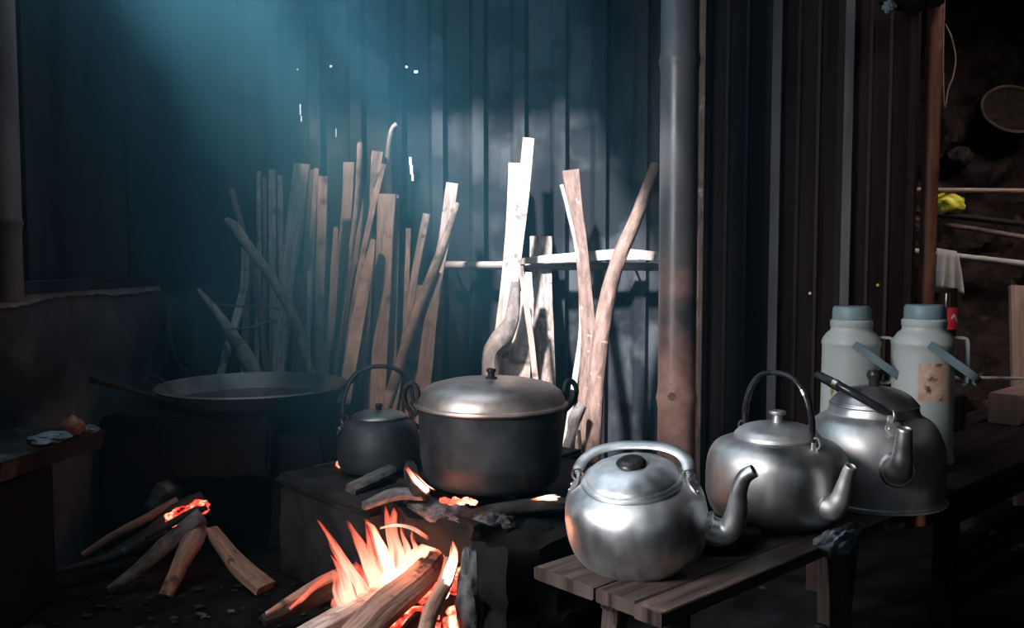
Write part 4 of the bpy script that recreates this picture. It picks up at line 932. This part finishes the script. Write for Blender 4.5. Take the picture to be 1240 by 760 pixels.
flame([(486, 722), (474, 692), (462, 664), (452, 640), (442, 632)], [14, 16, 13, 8, 1], 'flamehot', 2.15)
flame([(490, 700), (482, 670), (476, 640), (478, 620), (481, 606)], [26, 20, 14, 9, 1], 'flame', 2.2)
flame([(486, 690), (474, 655), (468, 625), (466, 612)], [18, 12, 7, 1], 'flame', 2.18)
flame([(478, 712), (488, 694), (505, 678), (520, 664), (540, 660)], [30, 40, 36, 24, 6], 'flamehot', 2.2, .8)
flame([(470, 716), (476, 696), (486, 676), (490, 660)], [24, 28, 18, 3], 'flamehot', 2.18, .8)
flame([(500, 706), (520, 684), (538, 672), (548, 662)], [24, 22, 16, 6], 'flamehot', 2.24, .8)
flame([(541, 708), (545, 690), (550, 672), (548, 655)], [10, 13, 11, 3], 'flamehot', 2.02)
flame([(460, 640), (480, 636), (500, 640), (520, 652), (545, 660)], [2, 3, 4, 6, 4], 'flame', 2.14)
flame([(420, 735), (412, 716), (408, 700), (402, 690)], [24, 22, 14, 3], 'flame', 2.08)
flame([(350, 738), (368, 722), (388, 704), (402, 690)], [3, 7, 8, 2], 'flamered', 2.12)
flame([(440, 732), (440, 712), (436, 694), (430, 680)], [36, 32, 20, 3], 'flamered', 2.2)
# small flames licking up round the pot and kettle: each stands on the stove top
tf = thing('fire', 'small orange flames licking out round the base of the big pot', 'fire', (PC.x, PC.y, SZ + .02)); o2 = tf.location
flame([(519, 594), (510, 587), (500, 576), (492, 566)], [9, 8, 7, 2], 'flamehot', 2.14, name='flame', parent=tf, o_=o2)
flame([(520, 595), (506, 584), (494, 566)], [12, 11, 3], 'flamered', 2.15, name='flame', parent=tf, o_=o2)
flame([(673, 603), (664, 603), (655, 603), (643, 605)], [10, 9, 6, 1], 'flamehot', 2.10, name='flame', parent=tf, o_=o2)
flame([(457, 573), (455, 562), (452, 550)], [9, 6, 1], 'flamered', 2.56, name='flame', parent=tf, o_=o2)
e = at(555, 606, 2.13)
eb = MB()
for i in range(9): eb.blob(at(537 + i * 4.5, 605 + (i % 3) * 1.5, 2.12), (.010, .009, .007), .4, 2, 2, seed=i)
tag(eb.build('embers', M['emberhot']), 'line of glowing embers at the foot of the big pot', 'embers', kind='stuff')
e = at(411, 568, 2.66)
tag(MB().blob((e.x, e.y, SZ + .010), (.012, .01, .010), .4, 2, 2, seed=4).build('ember', M['emberhot']), 'single glowing ember on the stove top beside the black kettle', 'ember')
log('charred stick poking out under the right side of the big pot', [sp_(.72, .06, .300), sp_(.80, .20, .315), sp_(.88, .34, .300)], [.014, .018, .014], 'char')
# billets lying on the stove top
log('grey squared billet lying on the stove top in front of the black kettle', [at(425, 592, 2.36), at(450, 580, 2.42), at(474, 568, 2.50)], [(.022, .014), (.024, .016), (.018, .014)], 'ashwood', HEX, .003)
log('dark charred stub standing on the stove top against the pot', [at(505, 594, 2.16), at(500, 575, 2.30), at(497, 562, 2.36)], [(.014, .014), (.02, .018), (.016, .014)], 'char', HEX, .003)
log('flat grey chip on the far left of the stove top', [at(383, 566, 2.72), at(420, 559, 2.80)], [(.02, .006), (.022, .007)], 'ashwood', HEX, .002)
log('ashy branch pushed into the gap between stove top and pot', [at(440, 612, 2.18), at(480, 598, 2.24), at(515, 600, 2.2)], [(.012, .010), (.02, .014), (.016, .012)], 'ashwood', HEX, .004)

# ------------------------------------------------------------------ the small fire at the left
g0 = at(232, 622, 2.62)
log('grey forked log end, ash white, pointing to the lower left', [at(131, 714, 2.44), at(160, 694, 2.46), at(200, 660, 2.50), at(244, 624, 2.58)], [.012, .018, .024, .026], 'ashwood', None, .005)
log('short thick log with an orange cut end, lower middle of the small fire', [at(200, 722, 2.42), at(215, 690, 2.47), at(232, 656, 2.52), at(240, 640, 2.60)], [.020, .024, .030, .026], 'log', None, .005)
log('pale flat billet sloping to the lower right of the small fire', [at(322, 712, 2.45), at(296, 690, 2.49), at(270, 660, 2.54), at(256, 641, 2.60)], [(.033, .012), (.030, .012), (.022, .011), (.018, .010)], 'log', RECT, .003)
log('slim brown stick sloping to the left of the small fire', [at(100, 672, 2.56), at(135, 650, 2.60), at(172, 630, 2.64), at(215, 606, 2.70)], [.009, .012, .013, .014], 'brown', None, .003)
log('long charred branch lying lowest at the left', [at(40, 700, 2.46), at(100, 684, 2.52), at(150, 668, 2.58), at(200, 640, 2.62)], [.008, .013, .017, .020], 'char', None, .006)
log('charred log behind the orange-ended one', [at(120, 675, 2.60), at(170, 655, 2.62), at(220, 618, 2.68), at(246, 604, 2.72)], [.013, .022, .028, .024], 'char', None, .006)
log('thin charred stick on top of the small fire', [at(176, 650, 2.52), at(215, 630, 2.56), at(250, 612, 2.6)], [.008, .012, .014], 'char', None, .004)
tag(MB().blob(at(196, 606, 2.78), (.055, .05, .075), .3, 1.8, 3, seed=61, rot=Euler((0, .3, 0))).build('stone', M['stone']), 'grey pointed stone standing behind the small fire', 'stone').location.z = at(196, 606, 2.78).z - .08
rk = MB().blob((at(196, 606, 2.80).x, 2.80, .05), (.09, .08, .07), .25, 1.8, 3, seed=63)
tag(rk.build('stone', M['darkstone']), 'black stone under the grey pointed stone', 'stone').location.z = -.01
eb = MB()
for i in range(26):
    t = rnd.random(); q = at(206 + 40 * t, 630 - 18 * t + rnd.uniform(-5, 5), 2.60)
    eb.blob(q, (.019, .015, .012), .4, 2, 2, seed=i + 5)
eb.blob(at(226, 620, 2.66), (.05, .03, .02), .3, 2, 3, seed=3)
tag(eb.build('embers', M['ember']), 'red glowing embers between the logs of the small fire', 'embers', kind='stuff')
sf = thing('fire', 'small pink flame on the embers of the left fire', 'fire', at(215, 632, 2.57)); o3 = sf.location
flame([(210, 634), (218, 627), (229, 622)], [9, 9, 3], 'flamehot', 2.56, parent=sf, o_=o3)
flame([(206, 630), (226, 618), (250, 606)], [6, 9, 3], 'flamered', 2.58, parent=sf, o_=o3)
# loose ash and chips on the floor
ch = MB()
for i in range(160):
    x, y = rnd.uniform(-1.15, -.25), rnd.uniform(2.05, 2.62); r_ = rnd.uniform(.003, .010)
    ch.blob((x, y, .002), (r_ * 1.6, r_, r_ * .5), .5, 2, 1, seed=i)
tag(ch.build('ash_chips', M['stove']), 'loose ash and charcoal chips scattered on the floor by the small fire', 'ash', kind='stuff')

# firelight (lamps inside the flames)
def glow(name, loc, power, r=.05, col=(1, .30, .14)):
    l = bpy.data.lights.new(name, 'POINT'); l.energy = power; l.color = col; l.shadow_soft_size = r
    o = bpy.data.objects.new(name, l); COL.objects.link(o); o.location = loc; return o
glow('firelight', at(478, 672, 2.14), 1.7, .05)
glow('ember_light', at(500, 700, 2.10), 1.2, .03)
glow('small_firelight', at(232, 612, 2.60), .10, .03)

# ------------------------------------------------------------------ smoke: one body of smoke, drifting up and left from the stove
sm_b = MB().box((-.32, 2.82, 1.40), (1.98, 2.10, 2.36))
sm = sm_b.build('smoke', [], smooth=None, origin='none')
m = bpy.data.materials.new('blue_smoke'); m.use_nodes = True; nt = m.node_tree; N = nt.nodes; L = nt.links; N.clear()
out = N.new('ShaderNodeOutputMaterial'); vsn = N.new('ShaderNodeVolumeScatter'); tc = N.new('ShaderNodeTexCoord'); sx = N.new('ShaderNodeSeparateXYZ')
L.new(tc.outputs['Object'], sx.inputs[0])
def mth(op, a, b_=None, c=None):
    n_ = N.new('ShaderNodeMath'); n_.operation = op
    for i, x in enumerate((a, b_, c)):
        if x is None: continue
        if isinstance(x, (int, float)): n_.inputs[i].default_value = x
        else: L.new(x, n_.inputs[i])
    return n_.outputs[0]
def curve(src, pts):           # value as a piecewise-linear function of height
    r = N.new('ShaderNodeValToRGB'); e = r.color_ramp.elements
    while len(e) < len(pts): e.new(.5)
    for el, (p, v_) in zip(e, pts): el.position = p; el.color = (v_, v_, v_, 1)
    L.new(src, r.inputs[0]); return r.outputs[0]
zn = mth('DIVIDE', sx.outputs[2], 2.6)
xa = mth('MULTIPLY', curve(zn, [(0, .66), (.12, .62), (.27, .60), (.42, .54), (.56, .38), (.68, .16), (1, .0)]), 1.0)   # 0..1 -> -1.2..0.0
xa = mth('MULTIPLY_ADD', xa, 1.2, -1.2)
ya = mth('MULTIPLY_ADD', zn, -.75, 3.15)
wd = mth('MULTIPLY_ADD', curve(zn, [(0, .12), (.12, .14), (.22, .30), (.42, .34), (.6, .36), (1, .46)]), 1.0, .0)
mp = N.new('ShaderNodeMapping'); mp.inputs['Scale'].default_value = (1.6, 1.6, .8); L.new(tc.outputs['Object'], mp.inputs[0])
nz = N.new('ShaderNodeTexNoise'); nz.inputs['Scale'].default_value = 1.6; nz.inputs['Detail'].default_value = 2.0; nz.inputs['Distortion'].default_value = .6
L.new(mp.outputs[0], nz.inputs['Vector'])
wob = mth('MULTIPLY_ADD', nz.outputs['Fac'], .5, -.25)
dx = mth('DIVIDE', mth('ADD', mth('SUBTRACT', sx.outputs[0], xa), wob), wd)
dy = mth('DIVIDE', mth('SUBTRACT', sx.outputs[1], ya), mth('ADD', wd, .18))
d2 = mth('ADD', mth('MULTIPLY', dx, dx), mth('MULTIPLY', dy, dy))
g_ = mth('EXPONENT', mth('MULTIPLY', d2, -1.0))
amp = curve(zn, [(0, .0), (.08, .2), (.15, .9), (.3, 1.6), (.45, 1.35), (.55, 1.0), (.75, .8), (1, .8)])
nn = N.new('ShaderNodeMapRange'); nn.inputs['From Min'].default_value = .30; nn.inputs['From Max'].default_value = .68; L.new(nz.outputs['Fac'], nn.inputs['Value'])
nn.inputs['To Min'].default_value = .35; nn.inputs['To Max'].default_value = 1.3
den = mth('MULTIPLY', mth('MULTIPLY', mth('MULTIPLY', g_, amp), nn.outputs[0]), 1.75)
den = mth('ADD', den, .04)
L.new(den, vsn.inputs['Density']); vsn.inputs['Color'].default_value = (.10, .40, .60, 1); vsn.inputs['Anisotropy'].default_value = .2
vab = N.new('ShaderNodeVolumeAbsorption'); vab.inputs['Color'].default_value = vsn.inputs['Color'].default_value; L.new(mth('MULTIPLY', den, .55), vab.inputs['Density'])
ads = N.new('ShaderNodeAddShader'); L.new(vsn.outputs[0], ads.inputs[0]); L.new(vab.outputs[0], ads.inputs[1]); L.new(ads.outputs[0], out.inputs['Volume']); sm.data.materials.append(m)
tag(sm, 'blue smoke drifting up and left from the stove', 'smoke', kind='stuff')
